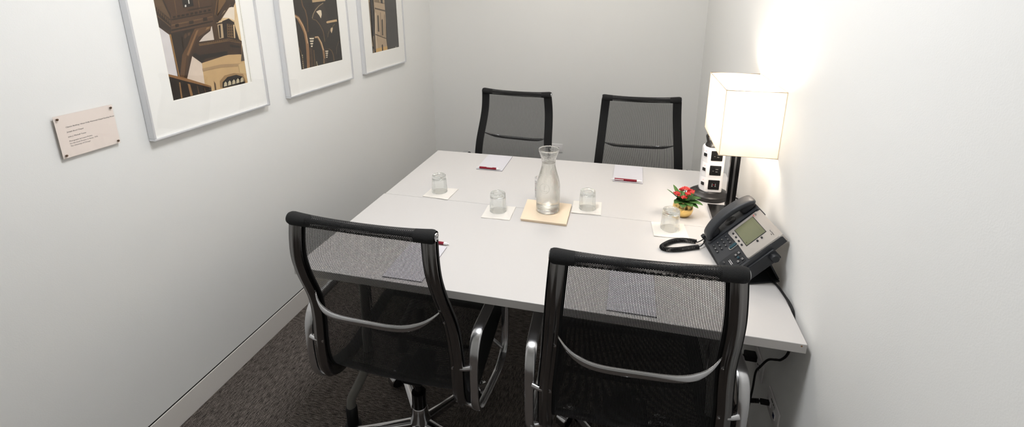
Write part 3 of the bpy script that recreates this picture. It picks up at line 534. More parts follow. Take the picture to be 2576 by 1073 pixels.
# ------------------------------------------------------------------ framed photographs on the left wall
PR = json.loads('''{"a":[[[78,57,40],[[1.3223,1.5692],[1.6915,1.5613],[1.6783,1.2208],[1.3224,1.2233]]],[[206,172,124],[[1.3993,1.2884],[1.4386,1.3634],[1.4718,1.3357],[1.5954,1.3508],[1.6692,1.3442],[1.6835,1.3963],[1.6893,1.5506],[1.6783,1.2208],[1.4922,1.2236],[1.4691,1.2496]]],[[226,208,190],[[1.3982,1.2886],[1.4362,1.3662],[1.4718,1.3357],[1.4679,1.2498],[1.4301,1.2674]]],[[222,217,216],[[1.3208,1.4836],[1.3624,1.45],[1.3627,1.3013],[1.3219,1.3166]]],[[216,203,190],[[1.4763,1.4147],[1.5452,1.4676],[1.5452,1.4155]]],[[224,194,148],[[1.5677,1.4764],[1.6168,1.521],[1.6693,1.5404],[1.6899,1.5533],[1.685,1.3962],[1.6671,1.4063],[1.6562,1.4761],[1.6238,1.4888],[1.5982,1.4797]]],[[240,226,206],[[1.5915,1.4959],[1.6325,1.5309],[1.6688,1.5377],[1.6608,1.4812],[1.6317,1.4937]]],[[56,43,33],[[1.3613,1.4525],[1.4025,1.4609],[1.4726,1.4678],[1.4009,1.3758],[1.372,1.2982],[1.3637,1.3012]]],[[112,80,52],[[1.3804,1.2932],[1.3707,1.2999],[1.3966,1.3763],[1.4669,1.4632],[1.5435,1.4688],[1.5346,1.4503],[1.4779,1.4221],[1.4356,1.3713],[1.3982,1.2886]]],[[74,53,37],[[1.3914,1.2913],[1.3882,1.2979],[1.4155,1.3639],[1.477,1.4323],[1.5359,1.4569],[1.5346,1.4503],[1.4779,1.4221],[1.4356,1.3713],[1.3982,1.2886]]],[[150,112,66],[[1.3611,1.4516],[1.3681,1.4519],[1.3707,1.2999],[1.3659,1.3008]]],[[60,45,34],[[1.3228,1.5669],[1.3821,1.5169],[1.3686,1.4542],[1.3189,1.486]]],[[110,84,58],[[1.3223,1.5602],[1.378,1.5077],[1.3768,1.5022],[1.3221,1.5549]]],[[110,84,58],[[1.3218,1.5266],[1.372,1.4799],[1.371,1.4753],[1.3217,1.5217]]],[[88,63,44],[[1.3247,1.5691],[1.5635,1.564],[1.5608,1.5361],[1.383,1.5159]]],[[40,32,28],[[1.4352,1.5668],[1.4828,1.5658],[1.4805,1.5439],[1.436,1.5391]]],[[225,220,210],[[1.4436,1.5484],[1.4496,1.5502],[1.4499,1.5434],[1.4433,1.5417]]],[[225,220,210],[[1.4608,1.5576],[1.4652,1.5594],[1.4652,1.5536],[1.4604,1.5527]]],[[95,68,47],[[1.3819,1.5159],[1.558,1.5378],[1.5599,1.4796],[1.5221,1.4718],[1.3689,1.4556]]],[[52,39,29],[[1.3802,1.5029],[1.5564,1.521],[1.5569,1.5174],[1.3797,1.4982]]],[[52,39,29],[[1.3727,1.4681],[1.5539,1.4877],[1.5547,1.4825],[1.3719,1.462]]],[[128,96,62],[[1.3777,1.4842],[1.5554,1.5041],[1.5554,1.501],[1.3775,1.4805]]],[[50,37,28],[[1.4485,1.4916],[1.4681,1.4939],[1.4665,1.4782],[1.4475,1.476]]],[[50,37,28],[[1.5108,1.5004],[1.5298,1.5024],[1.5283,1.4867],[1.5099,1.4843]]],[[50,37,28],[[1.3912,1.4843],[1.4052,1.4862],[1.404,1.4729],[1.3899,1.471]]],[[82,60,42],[[1.5666,1.564],[1.6288,1.5627],[1.5725,1.5151],[1.5627,1.5207]]],[[62,46,34],[[1.565,1.4792],[1.6325,1.5309],[1.658,1.5541],[1.6726,1.5564],[1.6659,1.534],[1.6459,1.5358],[1.576,1.4785]]],[[120,88,55],[[1.5668,1.5128],[1.639,1.5624],[1.6472,1.5623],[1.5684,1.505]]],[[86,62,40],[[1.5449,1.4754],[1.5711,1.4773],[1.5693,1.4147],[1.5465,1.4154]]],[[190,165,130],[[1.5718,1.4709],[1.5969,1.4735],[1.5923,1.4189],[1.5699,1.4173]]],[[60,45,34],[[1.5758,1.468],[1.5859,1.4689],[1.5798,1.4201],[1.5723,1.4198]]],[[50,38,30],[[1.5967,1.4825],[1.6312,1.4911],[1.6545,1.4751],[1.6675,1.4046],[1.5916,1.4153]]],[[128,98,64],[[1.6176,1.4721],[1.6456,1.4659],[1.6403,1.4128],[1.6094,1.419]]],[[50,38,30],[[1.6551,1.4707],[1.6659,1.4711],[1.6582,1.4089],[1.6469,1.4099]]],[[224,194,148],[[1.6484,1.4657],[1.6554,1.4652],[1.6488,1.412],[1.6431,1.4125]]],[[72,52,38],[[1.4726,1.4115],[1.6085,1.4147],[1.6833,1.3952],[1.6653,1.343],[1.6063,1.3703],[1.4486,1.3686]]],[[132,98,62],[[1.472,1.4085],[1.614,1.4142],[1.6835,1.3963],[1.6801,1.3865],[1.6118,1.4035],[1.473,1.3993]]],[[45,34,27],[[1.6162,1.3911],[1.672,1.3761],[1.669,1.3686],[1.6153,1.3802]]],[[42,33,27],[[1.4375,1.3721],[1.4504,1.377],[1.4902,1.3498],[1.4715,1.3347]]],[[42,33,27],[[1.4692,1.367],[1.5984,1.3658],[1.5951,1.3498],[1.4902,1.3498]]],[[160,128,88],[[1.536,1.2285],[1.5389,1.2555],[1.5655,1.2728],[1.6149,1.2746],[1.6601,1.2625],[1.6709,1.2222]]],[[36,30,26],[[1.5455,1.2256],[1.5501,1.2479],[1.5775,1.2641],[1.6239,1.2657],[1.6545,1.2531],[1.6628,1.2272],[1.6618,1.2227]]],[[45,34,27],[[1.3224,1.319],[1.3993,1.2884],[1.4941,1.2421],[1.4922,1.2236],[1.3224,1.2233]]],[[145,105,66],[[1.3226,1.3199],[1.3974,1.2902],[1.4933,1.2444],[1.492,1.2382],[1.3909,1.2813],[1.3218,1.3113]]],[[150,112,72],[[1.3625,1.2825],[1.3678,1.2815],[1.3647,1.2226],[1.3586,1.2229]]],[[150,112,72],[[1.3957,1.2713],[1.4052,1.2669],[1.4091,1.2249],[1.3985,1.2245]]],[[110,82,54],[[1.4325,1.2566],[1.4358,1.2549],[1.4378,1.2241],[1.4328,1.2235]]],[[110,82,54],[[1.4615,1.2431],[1.4642,1.2415],[1.4667,1.2234],[1.4629,1.2231]]],[[95,84,74],[[1.6846,1.3793],[1.6883,1.3159],[1.6598,1.3159]]],[[110,85,60],[[1.5109,1.2605],[1.5167,1.2476],[1.5151,1.2244],[1.5086,1.2246]]],[[232,205,160],[[1.6551,1.4707],[1.6805,1.5074],[1.688,1.4906],[1.6843,1.4075],[1.6671,1.4063]]],[[176,146,108],[[1.4693,1.3153],[1.5546,1.3183],[1.6617,1.3071],[1.6597,1.2971],[1.5522,1.3067],[1.4695,1.3048]]],[[212,182,132],[[1.6429,1.3053],[1.6776,1.3117],[1.6769,1.2597],[1.6433,1.271]]],[[92,66,44],[[1.3899,1.2976],[1.4127,1.3643],[1.469,1.4371],[1.4778,1.4363],[1.4178,1.3586],[1.3937,1.2944]]],[[136,100,66],[[1.4131,1.3742],[1.4712,1.4554],[1.4828,1.4595],[1.4201,1.3693]]],[[140,106,70],[[1.5205,1.4643],[1.5346,1.4658],[1.5337,1.4612],[1.512,1.4537]]],[[120,88,56],[[1.4083,1.5636],[1.4115,1.5635],[1.4055,1.5204],[1.4023,1.5206]]],[[120,88,56],[[1.5052,1.5653],[1.5099,1.5652],[1.5048,1.5297],[1.5007,1.5298]]],[[58,44,32],[[1.4516,1.5328],[1.5592,1.5438],[1.559,1.5398],[1.4505,1.528]]],[[104,76,50],[[1.3758,1.4726],[1.4401,1.479],[1.5258,1.4894],[1.5251,1.4864],[1.4392,1.4751],[1.3759,1.4683]]],[[132,98,60],[[1.6298,1.5574],[1.6352,1.5604],[1.5769,1.5019],[1.573,1.5021]]],[[110,82,52],[[1.628,1.5258],[1.6495,1.5463],[1.6532,1.5441],[1.5893,1.4855],[1.5841,1.4859]]],[[60,45,33],[[1.4088,1.4386],[1.4351,1.4559],[1.4584,1.4564],[1.4248,1.4076],[1.403,1.3854]]],[[96,70,48],[[1.4153,1.4429],[1.4274,1.4516],[1.4296,1.4406],[1.4183,1.4304]]],[[96,70,48],[[1.4341,1.451],[1.4462,1.454],[1.4426,1.4424],[1.4329,1.4403]]],[[110,84,56],[[1.3277,1.5489],[1.3311,1.5465],[1.3297,1.5353],[1.3262,1.5377]]],[[110,84,56],[[1.3337,1.5424],[1.3372,1.54],[1.3357,1.5287],[1.3322,1.5311]]],[[110,84,56],[[1.3398,1.5358],[1.3433,1.5334],[1.3418,1.5221],[1.3383,1.5245]]],[[110,84,56],[[1.3459,1.5292],[1.3494,1.5267],[1.348,1.5153],[1.3444,1.5178]]],[[110,84,56],[[1.3521,1.5225],[1.3557,1.52],[1.3542,1.5086],[1.3506,1.5111]]],[[110,84,56],[[1.3583,1.5157],[1.3619,1.5132],[1.3605,1.5017],[1.3569,1.5043]]],[[110,84,56],[[1.3646,1.5089],[1.3683,1.5064],[1.3668,1.4948],[1.3632,1.4974]]],[[110,84,56],[[1.371,1.502],[1.3747,1.4995],[1.3732,1.4878],[1.3696,1.4904]]],[[96,72,48],[[1.4815,1.4106],[1.4857,1.4106],[1.4846,1.4051],[1.4803,1.4051]]],[[96,72,48],[[1.4901,1.4108],[1.4944,1.4108],[1.4932,1.4053],[1.4889,1.4052]]],[[96,72,48],[[1.4987,1.4109],[1.5031,1.411],[1.5019,1.4055],[1.4975,1.4054]]],[[96,72,48],[[1.5074,1.4111],[1.5118,1.4112],[1.5107,1.4056],[1.5063,1.4056]]],[[96,72,48],[[1.5163,1.4113],[1.5207,1.4114],[1.5195,1.4058],[1.5151,1.4057]]],[[96,72,48],[[1.5251,1.4115],[1.5296,1.4116],[1.5284,1.4059],[1.524,1.4059]]],[[96,72,48],[[1.5341,1.4117],[1.5386,1.4118],[1.5374,1.4061],[1.5329,1.4061]]],[[96,72,48],[[1.5432,1.4119],[1.5477,1.4119],[1.5465,1.4063],[1.542,1.4062]]],[[96,72,48],[[1.5523,1.4121],[1.5569,1.4121],[1.5557,1.4064],[1.5511,1.4064]]],[[96,72,48],[[1.5615,1.4123],[1.5662,1.4123],[1.565,1.4066],[1.5603,1.4066]]],[[96,72,48],[[1.5708,1.4125],[1.5755,1.4125],[1.5743,1.4068],[1.5696,1.4067]]],[[96,72,48],[[1.5802,1.4127],[1.5849,1.4127],[1.5837,1.407],[1.579,1.4069]]],[[96,72,48],[[1.5897,1.4129],[1.5945,1.4129],[1.5933,1.4071],[1.5885,1.4071]]],[[96,72,48],[[1.5993,1.4131],[1.6041,1.4131],[1.6029,1.4073],[1.5981,1.4072]]],[[56,42,32],[[1.6213,1.4665],[1.6253,1.4694],[1.6281,1.466],[1.6238,1.462]]],[[56,42,32],[[1.6308,1.4658],[1.6349,1.4688],[1.6377,1.4653],[1.6334,1.4613]]],[[56,42,32],[[1.6405,1.4652],[1.6446,1.4681],[1.6474,1.4647],[1.6431,1.4606]]],[[56,42,32],[[1.6192,1.4564],[1.6233,1.4594],[1.626,1.4559],[1.6217,1.4519]]],[[56,42,32],[[1.6288,1.4557],[1.6328,1.4587],[1.6356,1.4552],[1.6313,1.4512]]],[[56,42,32],[[1.6384,1.455],[1.6425,1.458],[1.6454,1.4545],[1.641,1.4505]]],[[56,42,32],[[1.6171,1.4464],[1.6212,1.4493],[1.6239,1.4458],[1.6197,1.4418]]],[[56,42,32],[[1.6267,1.4456],[1.6308,1.4485],[1.6336,1.4451],[1.6292,1.4411]]],[[56,42,32],[[1.6363,1.4448],[1.6404,1.4478],[1.6433,1.4443],[1.6389,1.4403]]],[[56,42,32],[[1.6151,1.4363],[1.6191,1.4392],[1.6219,1.4357],[1.6176,1.4317]]],[[56,42,32],[[1.6246,1.4355],[1.6287,1.4384],[1.6315,1.4349],[1.6271,1.4309]]],[[56,42,32],[[1.6342,1.4347],[1.6384,1.4376],[1.6412,1.4341],[1.6368,1.4301]]],[[56,42,32],[[1.613,1.4262],[1.617,1.4291],[1.6198,1.4256],[1.6155,1.4216]]],[[56,42,32],[[1.6225,1.4253],[1.6266,1.4282],[1.6294,1.4247],[1.6251,1.4208]]],[[56,42,32],[[1.6321,1.4245],[1.6363,1.4274],[1.6391,1.4239],[1.6347,1.4199]]],[[205,192,160],[[1.5518,1.2299],[1.5559,1.243],[1.5639,1.2487],[1.5694,1.2416],[1.5684,1.23]]],[[205,192,160],[[1.5726,1.2303],[1.5767,1.2436],[1.5849,1.2494],[1.5904,1.2422],[1.5895,1.2305]]],[[205,192,160],[[1.5938,1.2308],[1.5979,1.2442],[1.6063,1.2501],[1.612,1.2428],[1.611,1.231]]],[[205,192,160],[[1.6154,1.2313],[1.6196,1.2448],[1.6281,1.2507],[1.6339,1.2434],[1.633,1.2315]]],[[205,192,160],[[1.6375,1.2318],[1.6417,1.2455],[1.6504,1.2515],[1.6564,1.244],[1.6554,1.232]]],[[52,39,29],[[1.3866,1.5129],[1.3976,1.5142],[1.3966,1.5067],[1.3855,1.5054]]],[[52,39,29],[[1.4043,1.5149],[1.4155,1.5162],[1.4144,1.5087],[1.4032,1.5074]]],[[52,39,29],[[1.4223,1.517],[1.4338,1.5183],[1.4327,1.5107],[1.4212,1.5094]]],[[52,39,29],[[1.4407,1.519],[1.4523,1.5204],[1.4513,1.5127],[1.4396,1.5114]]],[[52,39,29],[[1.4594,1.5212],[1.4713,1.5226],[1.4702,1.5148],[1.4583,1.5134]]],[[52,39,29],[[1.4785,1.5234],[1.4906,1.5248],[1.4896,1.5169],[1.4774,1.5155]]],[[52,39,29],[[1.498,1.5256],[1.5103,1.5271],[1.5093,1.5191],[1.4969,1.5177]]],[[52,39,29],[[1.5178,1.5279],[1.5305,1.5294],[1.5294,1.5213],[1.5168,1.5199]]],[[52,39,29],[[1.5381,1.5302],[1.551,1.5317],[1.5499,1.5236],[1.537,1.5221]]],[[60,44,32],[[1.608,1.4121],[1.6119,1.4111],[1.6107,1.4053],[1.6068,1.4062]]],[[60,44,32],[[1.616,1.4105],[1.62,1.4095],[1.6187,1.4037],[1.6148,1.4046]]],[[60,44,32],[[1.624,1.4089],[1.628,1.4079],[1.6268,1.402],[1.6228,1.403]]],[[60,44,32],[[1.6321,1.4073],[1.6362,1.4063],[1.635,1.4004],[1.6309,1.4013]]],[[60,44,32],[[1.6403,1.4056],[1.6444,1.4047],[1.6432,1.3987],[1.6391,1.3997]]],[[60,44,32],[[1.6486,1.404],[1.6527,1.403],[1.6515,1.397],[1.6473,1.398]]],[[60,44,32],[[1.6569,1.4023],[1.661,1.4014],[1.6598,1.3954],[1.6556,1.3963]]],[[60,44,32],[[1.6653,1.4007],[1.6695,1.3997],[1.6682,1.3937],[1.664,1.3946]]],[[60,44,32],[[1.6737,1.399],[1.6779,1.398],[1.6767,1.3919],[1.6725,1.3929]]]],"b":[[[50,42,35],[[2.0228,1.5543],[2.3791,1.5468],[2.3698,1.2205],[2.0212,1.219]]],[[66,55,45],[[2.1931,1.5365],[2.2642,1.5298],[2.2834,1.4502],[2.3086,1.3982],[2.2675,1.3611],[2.2036,1.4645],[2.1553,1.4576]]],[[118,86,56],[[2.0652,1.5528],[2.0901,1.5232],[2.0979,1.526],[2.0728,1.5556]]],[[118,86,56],[[2.0885,1.5252],[2.1074,1.4997],[2.1155,1.5023],[2.0964,1.5278]]],[[118,86,56],[[2.1061,1.5026],[2.1129,1.4631],[2.1217,1.4638],[2.1149,1.5035]]],[[118,86,56],[[2.1127,1.4657],[2.1079,1.3981],[2.1169,1.3978],[2.1217,1.4656]]],[[150,112,76],[[2.0171,1.4769],[2.0455,1.4636],[2.0583,1.4746],[2.0297,1.4879]]],[[150,112,76],[[2.0372,1.4702],[2.0617,1.4343],[2.0815,1.44],[2.0566,1.476]]],[[150,112,76],[[2.0583,1.4403],[2.0802,1.3918],[2.1014,1.3954],[2.079,1.4443]]],[[150,112,76],[[2.0783,1.3987],[2.0839,1.3409],[2.1061,1.3411],[2.1003,1.3994]]],[[150,112,76],[[2.0838,1.3473],[2.0808,1.2991],[2.1031,1.2975],[2.106,1.3461]]],[[150,112,76],[[2.0813,1.3051],[2.0709,1.219],[2.0932,1.2161],[2.1035,1.303]]],[[215,180,140],[[2.0231,1.481],[2.0527,1.4656],[2.0559,1.468],[2.0263,1.4834]]],[[215,180,140],[[2.0509,1.4671],[2.0769,1.4285],[2.0816,1.4298],[2.0554,1.4684]]],[[215,180,140],[[2.0762,1.43],[2.0914,1.3856],[2.0964,1.3862],[2.0811,1.4307]]],[[215,180,140],[[2.091,1.3871],[2.0951,1.3429],[2.1003,1.3429],[2.0962,1.3873]]],[[150,115,80],[[2.1591,1.3622],[2.1876,1.362],[2.1871,1.3717],[2.1587,1.3718]]],[[150,115,80],[[2.1757,1.3669],[2.1986,1.3337],[2.2134,1.3371],[2.1902,1.3704]]],[[150,115,80],[[2.1962,1.3385],[2.2105,1.2933],[2.2265,1.2944],[2.212,1.3399]]],[[150,115,80],[[2.2096,1.2981],[2.2116,1.2536],[2.2281,1.2527],[2.226,1.2976]]],[[150,115,80],[[2.2119,1.2582],[2.2063,1.2271],[2.2226,1.2247],[2.2283,1.2561]]],[[225,195,155],[[2.1613,1.3665],[2.187,1.3662],[2.1869,1.3691],[2.1612,1.3694]]],[[225,195,155],[[2.1834,1.3677],[2.2064,1.3333],[2.2109,1.3343],[2.1878,1.3687]]],[[225,195,155],[[2.2058,1.3348],[2.2164,1.295],[2.2213,1.2953],[2.2105,1.3351]]],[[120,92,64],[[2.154,1.4567],[2.1851,1.4485],[2.1883,1.4529],[2.1571,1.461]]],[[120,92,64],[[2.1811,1.4506],[2.21,1.423],[2.2168,1.4256],[2.1878,1.4532]]],[[120,92,64],[[2.2082,1.4252],[2.2314,1.3873],[2.2391,1.3889],[2.2158,1.4269]]],[[120,92,64],[[2.2305,1.39],[2.2341,1.3379],[2.2423,1.3378],[2.2387,1.39]]],[[150,128,100],[[2.159,1.4609],[2.1714,1.4833],[2.1649,1.4845],[2.1524,1.4622]]],[[150,128,100],[[2.1697,1.4812],[2.1946,1.503],[2.1889,1.5053],[2.1641,1.4835]]],[[150,128,100],[[2.1923,1.5013],[2.2255,1.5205],[2.2206,1.5235],[2.1875,1.5043]]],[[150,128,100],[[2.2224,1.5191],[2.2614,1.5324],[2.2579,1.5361],[2.219,1.5228]]],[[120,98,74],[[2.2696,1.3575],[2.2788,1.3783],[2.2731,1.3793],[2.2639,1.3585]]],[[120,98,74],[[2.2776,1.3765],[2.2985,1.3963],[2.2934,1.3982],[2.2725,1.3785]]],[[120,98,74],[[2.2965,1.3949],[2.344,1.4205],[2.3397,1.4232],[2.2924,1.3975]]],[[125,95,66],[[2.2628,1.2968],[2.2871,1.2826],[2.2922,1.2858],[2.2678,1.3]]],[[125,95,66],[[2.2843,1.2854],[2.2966,1.2588],[2.3042,1.2595],[2.2918,1.2862]]],[[125,95,66],[[2.296,1.2612],[2.2976,1.2278],[2.3055,1.2273],[2.3039,1.2608]]],[[110,90,70],[[2.3311,1.2608],[2.3394,1.2977],[2.335,1.2982],[2.3267,1.2614]]],[[110,90,70],[[2.3387,1.2963],[2.3624,1.3236],[2.3583,1.3249],[2.3347,1.2977]]],[[110,90,70],[[2.3604,1.3224],[2.3746,1.3269],[2.3722,1.3292],[2.358,1.3248]]],[[88,66,47],[[2.1083,1.3205],[2.1044,1.2677],[2.1241,1.2659],[2.1279,1.3192]]],[[88,66,47],[[2.1047,1.2726],[2.1017,1.2192],[2.1215,1.2172],[2.1244,1.271]]],[[120,90,60],[[2.1351,1.3064],[2.1333,1.2656],[2.1411,1.265],[2.1428,1.3059]]],[[120,90,60],[[2.1334,1.2675],[2.1311,1.219],[2.1388,1.2183],[2.1412,1.2669]]],[[74,58,44],[[2.2173,1.2523],[2.2154,1.2252],[2.2336,1.2233],[2.2355,1.2506]]],[[232,214,186],[[2.1931,1.4938],[2.2222,1.5007],[2.2355,1.4978],[2.2366,1.4773],[2.2251,1.4585],[2.2149,1.4736]]],[[205,172,130],[[2.2648,1.4404],[2.3166,1.4432],[2.3631,1.4456],[2.3656,1.4341],[2.273,1.4299]]],[[190,160,122],[[2.1642,1.5476],[2.2191,1.5492],[2.2801,1.5489],[2.2792,1.544],[2.1703,1.539]]],[[215,190,155],[[2.3024,1.4027],[2.3204,1.4055],[2.3164,1.3925],[2.3046,1.3756],[2.2965,1.389]]],[[60,50,42],[[2.2356,1.4628],[2.2821,1.4428],[2.2595,1.4343]]],[[70,58,45],[[2.116,1.3813],[2.1569,1.3776],[2.1526,1.3659],[2.1158,1.3694]]],[[236,222,196],[[2.1136,1.3686],[2.1526,1.3659],[2.1471,1.3588],[2.1184,1.3614]]],[[236,222,196],[[2.1154,1.3559],[2.1466,1.3538],[2.1419,1.3466],[2.119,1.3487]]],[[236,222,196],[[2.1171,1.3432],[2.1406,1.3417],[2.1367,1.3345],[2.1195,1.3361]]],[[236,222,196],[[2.1189,1.3304],[2.1346,1.3296],[2.1316,1.3223],[2.1201,1.3234]]],[[70,58,45],[[2.2335,1.3041],[2.2635,1.3006],[2.2598,1.2883],[2.2328,1.2915]]],[[236,222,196],[[2.2311,1.2907],[2.2598,1.2883],[2.2556,1.2825],[2.2346,1.2849]]],[[236,222,196],[[2.2323,1.2802],[2.2552,1.2784],[2.2517,1.2725],[2.2349,1.2744]]],[[236,222,196],[[2.2334,1.2696],[2.2507,1.2685],[2.2478,1.2625],[2.2351,1.264]]],[[236,222,196],[[2.2346,1.2591],[2.2461,1.2586],[2.2438,1.2526],[2.2354,1.2535]]],[[222,205,165],[[2.0424,1.2931],[2.0484,1.2943],[2.0493,1.2875],[2.0426,1.2865]]],[[222,205,165],[[2.042,1.2833],[2.048,1.2844],[2.0489,1.2776],[2.0422,1.2766]]],[[222,205,165],[[2.0416,1.2734],[2.0476,1.2745],[2.0486,1.2677],[2.0418,1.2667]]],[[222,205,165],[[2.0412,1.2635],[2.0472,1.2645],[2.0482,1.2577],[2.0414,1.2568]]],[[222,205,165],[[2.0408,1.2536],[2.0468,1.2546],[2.0478,1.2478],[2.041,1.2469]]],[[222,205,165],[[2.0404,1.2436],[2.0465,1.2446],[2.0474,1.2378],[2.0406,1.2369]]],[[222,205,165],[[2.04,1.2337],[2.0461,1.2347],[2.047,1.2278],[2.0402,1.2269]]],[[215,195,155],[[2.1476,1.2451],[2.1532,1.2453],[2.1529,1.2393],[2.1481,1.239]]],[[215,195,155],[[2.1485,1.237],[2.1541,1.2372],[2.1539,1.2312],[2.149,1.231]]],[[215,195,155],[[2.1494,1.2289],[2.1551,1.2291],[2.1548,1.2231],[2.1499,1.2228]]],[[120,95,68],[[2.0251,1.3327],[2.0354,1.3067],[2.0409,1.3074],[2.0305,1.3334]]],[[120,95,68],[[2.0349,1.3085],[2.0443,1.2585],[2.05,1.2586],[2.0406,1.3087]]],[[120,95,68],[[2.0441,1.2603],[2.0426,1.2232],[2.0484,1.2227],[2.0499,1.2599]]]],"c":[[[74,69,63],[[2.7065,1.5398],[3.0666,1.5322],[3.057,1.2148],[2.6989,1.2161]]],[[58,50,44],[[2.7404,1.5391],[2.775,1.5384],[2.7771,1.4627],[2.7535,1.2159],[2.732,1.2161],[2.7133,1.3202]]],[[160,136,106],[[2.7065,1.5398],[2.7358,1.5392],[2.7146,1.3212],[2.7429,1.3222],[2.7331,1.216],[2.6989,1.2161]]],[[62,52,44],[[2.7181,1.5282],[2.7249,1.5281],[2.7072,1.3325],[2.7002,1.3319]]],[[186,162,132],[[2.7691,1.5385],[2.9074,1.5356],[2.9091,1.4384],[2.8961,1.294],[2.9035,1.2132],[2.7534,1.2153],[2.7571,1.3221],[2.7724,1.4629]]],[[206,184,154],[[2.7735,1.4629],[2.7943,1.459],[2.7818,1.3259],[2.7766,1.2155],[2.7534,1.2153],[2.7583,1.322]]],[[112,94,74],[[2.7795,1.493],[2.9103,1.4713],[2.9101,1.4616],[2.7792,1.4837]]],[[112,94,74],[[2.7614,1.3337],[2.8962,1.2946],[2.8963,1.2871],[2.7602,1.3266]]],[[130,110,86],[[2.7764,1.5326],[2.8467,1.5227],[2.9084,1.5175],[2.9075,1.5115],[2.7776,1.5256]]],[[84,70,56],[[2.8023,1.4409],[2.8116,1.4463],[2.8203,1.4399],[2.8145,1.34],[2.7957,1.3452]]],[[84,70,56],[[2.8518,1.4124],[2.8616,1.4191],[2.8694,1.4126],[2.8614,1.3115],[2.8445,1.3167]]],[[52,44,38],[[2.8526,1.5367],[2.8873,1.536],[2.8848,1.5121],[2.8583,1.5176]]],[[124,104,80],[[2.8431,1.4597],[2.8492,1.4595],[2.8358,1.3089],[2.8286,1.3108]]],[[124,104,80],[[2.891,1.4454],[2.8973,1.4451],[2.8852,1.2994],[2.8791,1.3012]]],[[214,172,106],[[2.7563,1.241],[2.9024,1.2412],[2.9035,1.2132],[2.7534,1.2153]]],[[60,46,36],[[2.8298,1.2542],[2.8384,1.2607],[2.8461,1.2536],[2.8439,1.2147],[2.8287,1.2147]]],[[46,38,32],[[2.7072,1.2604],[2.7191,1.2615],[2.727,1.2522],[2.719,1.2166],[2.7025,1.2162]]],[[230,224,212],[[3.0187,1.2257],[3.0244,1.2264],[3.0243,1.2159],[3.0186,1.2159]]]]}''')
def picture(y0, y1, key, py0, py1, pz0, label):
    z0, z1 = 1.103, 1.803; cy = (y0+y1)/2
    P = thing('framed_photograph', label, 'picture', (XL, cy, z0), 0, 'framed photographs along the left wall')
    def loc(y, z, x): return (x, y-cy, z-z0)
    fw, dp = .008, .027
    b = MB(); X0, X1 = .0005, dp
    for (a0, c0), (a1, c1) in (((y0, z0), (y1, z0+fw)), ((y0, z1-fw), (y1, z1)), ((y0, z0+fw), (y0+fw, z1-fw)), ((y1-fw, z0+fw), (y1, z1-fw))):
        b.box(loc(a0, c0, X0), loc(a1, c1, X1), .0016, 2)
    b.build('frame', 'frame', P, smooth=False)
    pz1 = 1.703
    b = MB(); x = .0165                                 # window mat of four boards round the print
    for (a0, c0), (a1, c1) in (((y0+fw, z0+fw), (y1-fw, pz0)), ((y0+fw, pz1), (y1-fw, z1-fw)), ((y0+fw, pz0), (py0, pz1)), ((py1, pz0), (y1-fw, pz1))):
        b.box(loc(a0, c0, x), loc(a1, c1, x+.0022))
    b.build('mat_board', 'mat_board', P, smooth=False)
    b = MB()
    for (a0, c0), (a1, c1) in (((py0, pz0), (py1, pz0+.003)), ((py1-.003, pz0+.003), (py1, pz1)), ((py0, pz0+.003), (py0+.003, pz1))):
        b.box(loc(a0, c0, x+.0004), loc(a1, c1, x+.0012))
    b.build('mat_bevel', 'bevel', P, smooth=False)
    # the print: areas of ink, one above the other
    ry1 = 1.679 if key == 'a' else py1
    mats = ['bevel']; idx = {}; b = MB()
    f = b.bm.faces.new([b.bm.verts.new(Vector((.01490, y-cy, z-z0))) for y, z in ((py0, pz0), (py1, pz0), (py1, pz1), (py0, pz1))])
    for k, (rgb, poly) in enumerate(PR[key]):
        nm = 'ink_%d_%d_%d' % tuple(rgb)
        if nm not in M: d_ = sum(rgb) < 300; M[nm] = mat(nm, tuple(v*(.86 if d_ else .97) for v in rgb), .55, vary=.45 if d_ else .12, vscale=230 if d_ else 25)
        if nm not in idx: idx[nm] = len(mats); mats.append(nm)
        if k == 0: poly = [[py0, pz1], [ry1, pz1], [ry1, pz0], [py0, pz0]]
        xx = .0150+k*.00002; q = []
        for y, z in poly:
            if z > {'a': 1.558, 'b': 1.5455, 'c': 1.530}[key]: z = z+.13
            q.append(Vector((xx, min(max(y, py0), ry1)-cy, min(max(z, pz0), pz1)-z0)))
        try: f = b.bm.faces.new([b.bm.verts.new(v) for v in q])
        except ValueError: continue
        f.material_index = idx[nm]
    bmesh.ops.triangulate(b.bm, faces=list(b.bm.faces))
    pr = b.build('photo_print', mats, P, smooth=False)
    MB().box(loc(y0+.004, z0+.004, .0006), loc(y1-.004, z1-.004, .012)).build('backing_board', 'mat_board', P, smooth=False)
    MB().box(loc(y0+fw-.001, z0+fw-.001, .0222), loc(y1-fw+.001, z1-fw+.001, .0232)).build('glass_pane', 'pane', P, smooth=False)
    return P
picture(1.223, 1.777, 'a', 1.3235, 1.700, 1.2205, 'aluminium-framed photo of a carved timber roof, nearest and largest in view')
picture(1.911, 2.463, 'b', 2.022, 2.380, 1.2205, 'aluminium-framed photo of dark pointed arches, middle of the three')
picture(2.597, 3.146, 'c', 2.703, 3.066, 1.2155, 'aluminium-framed photo of a stone tower, farthest of the three')

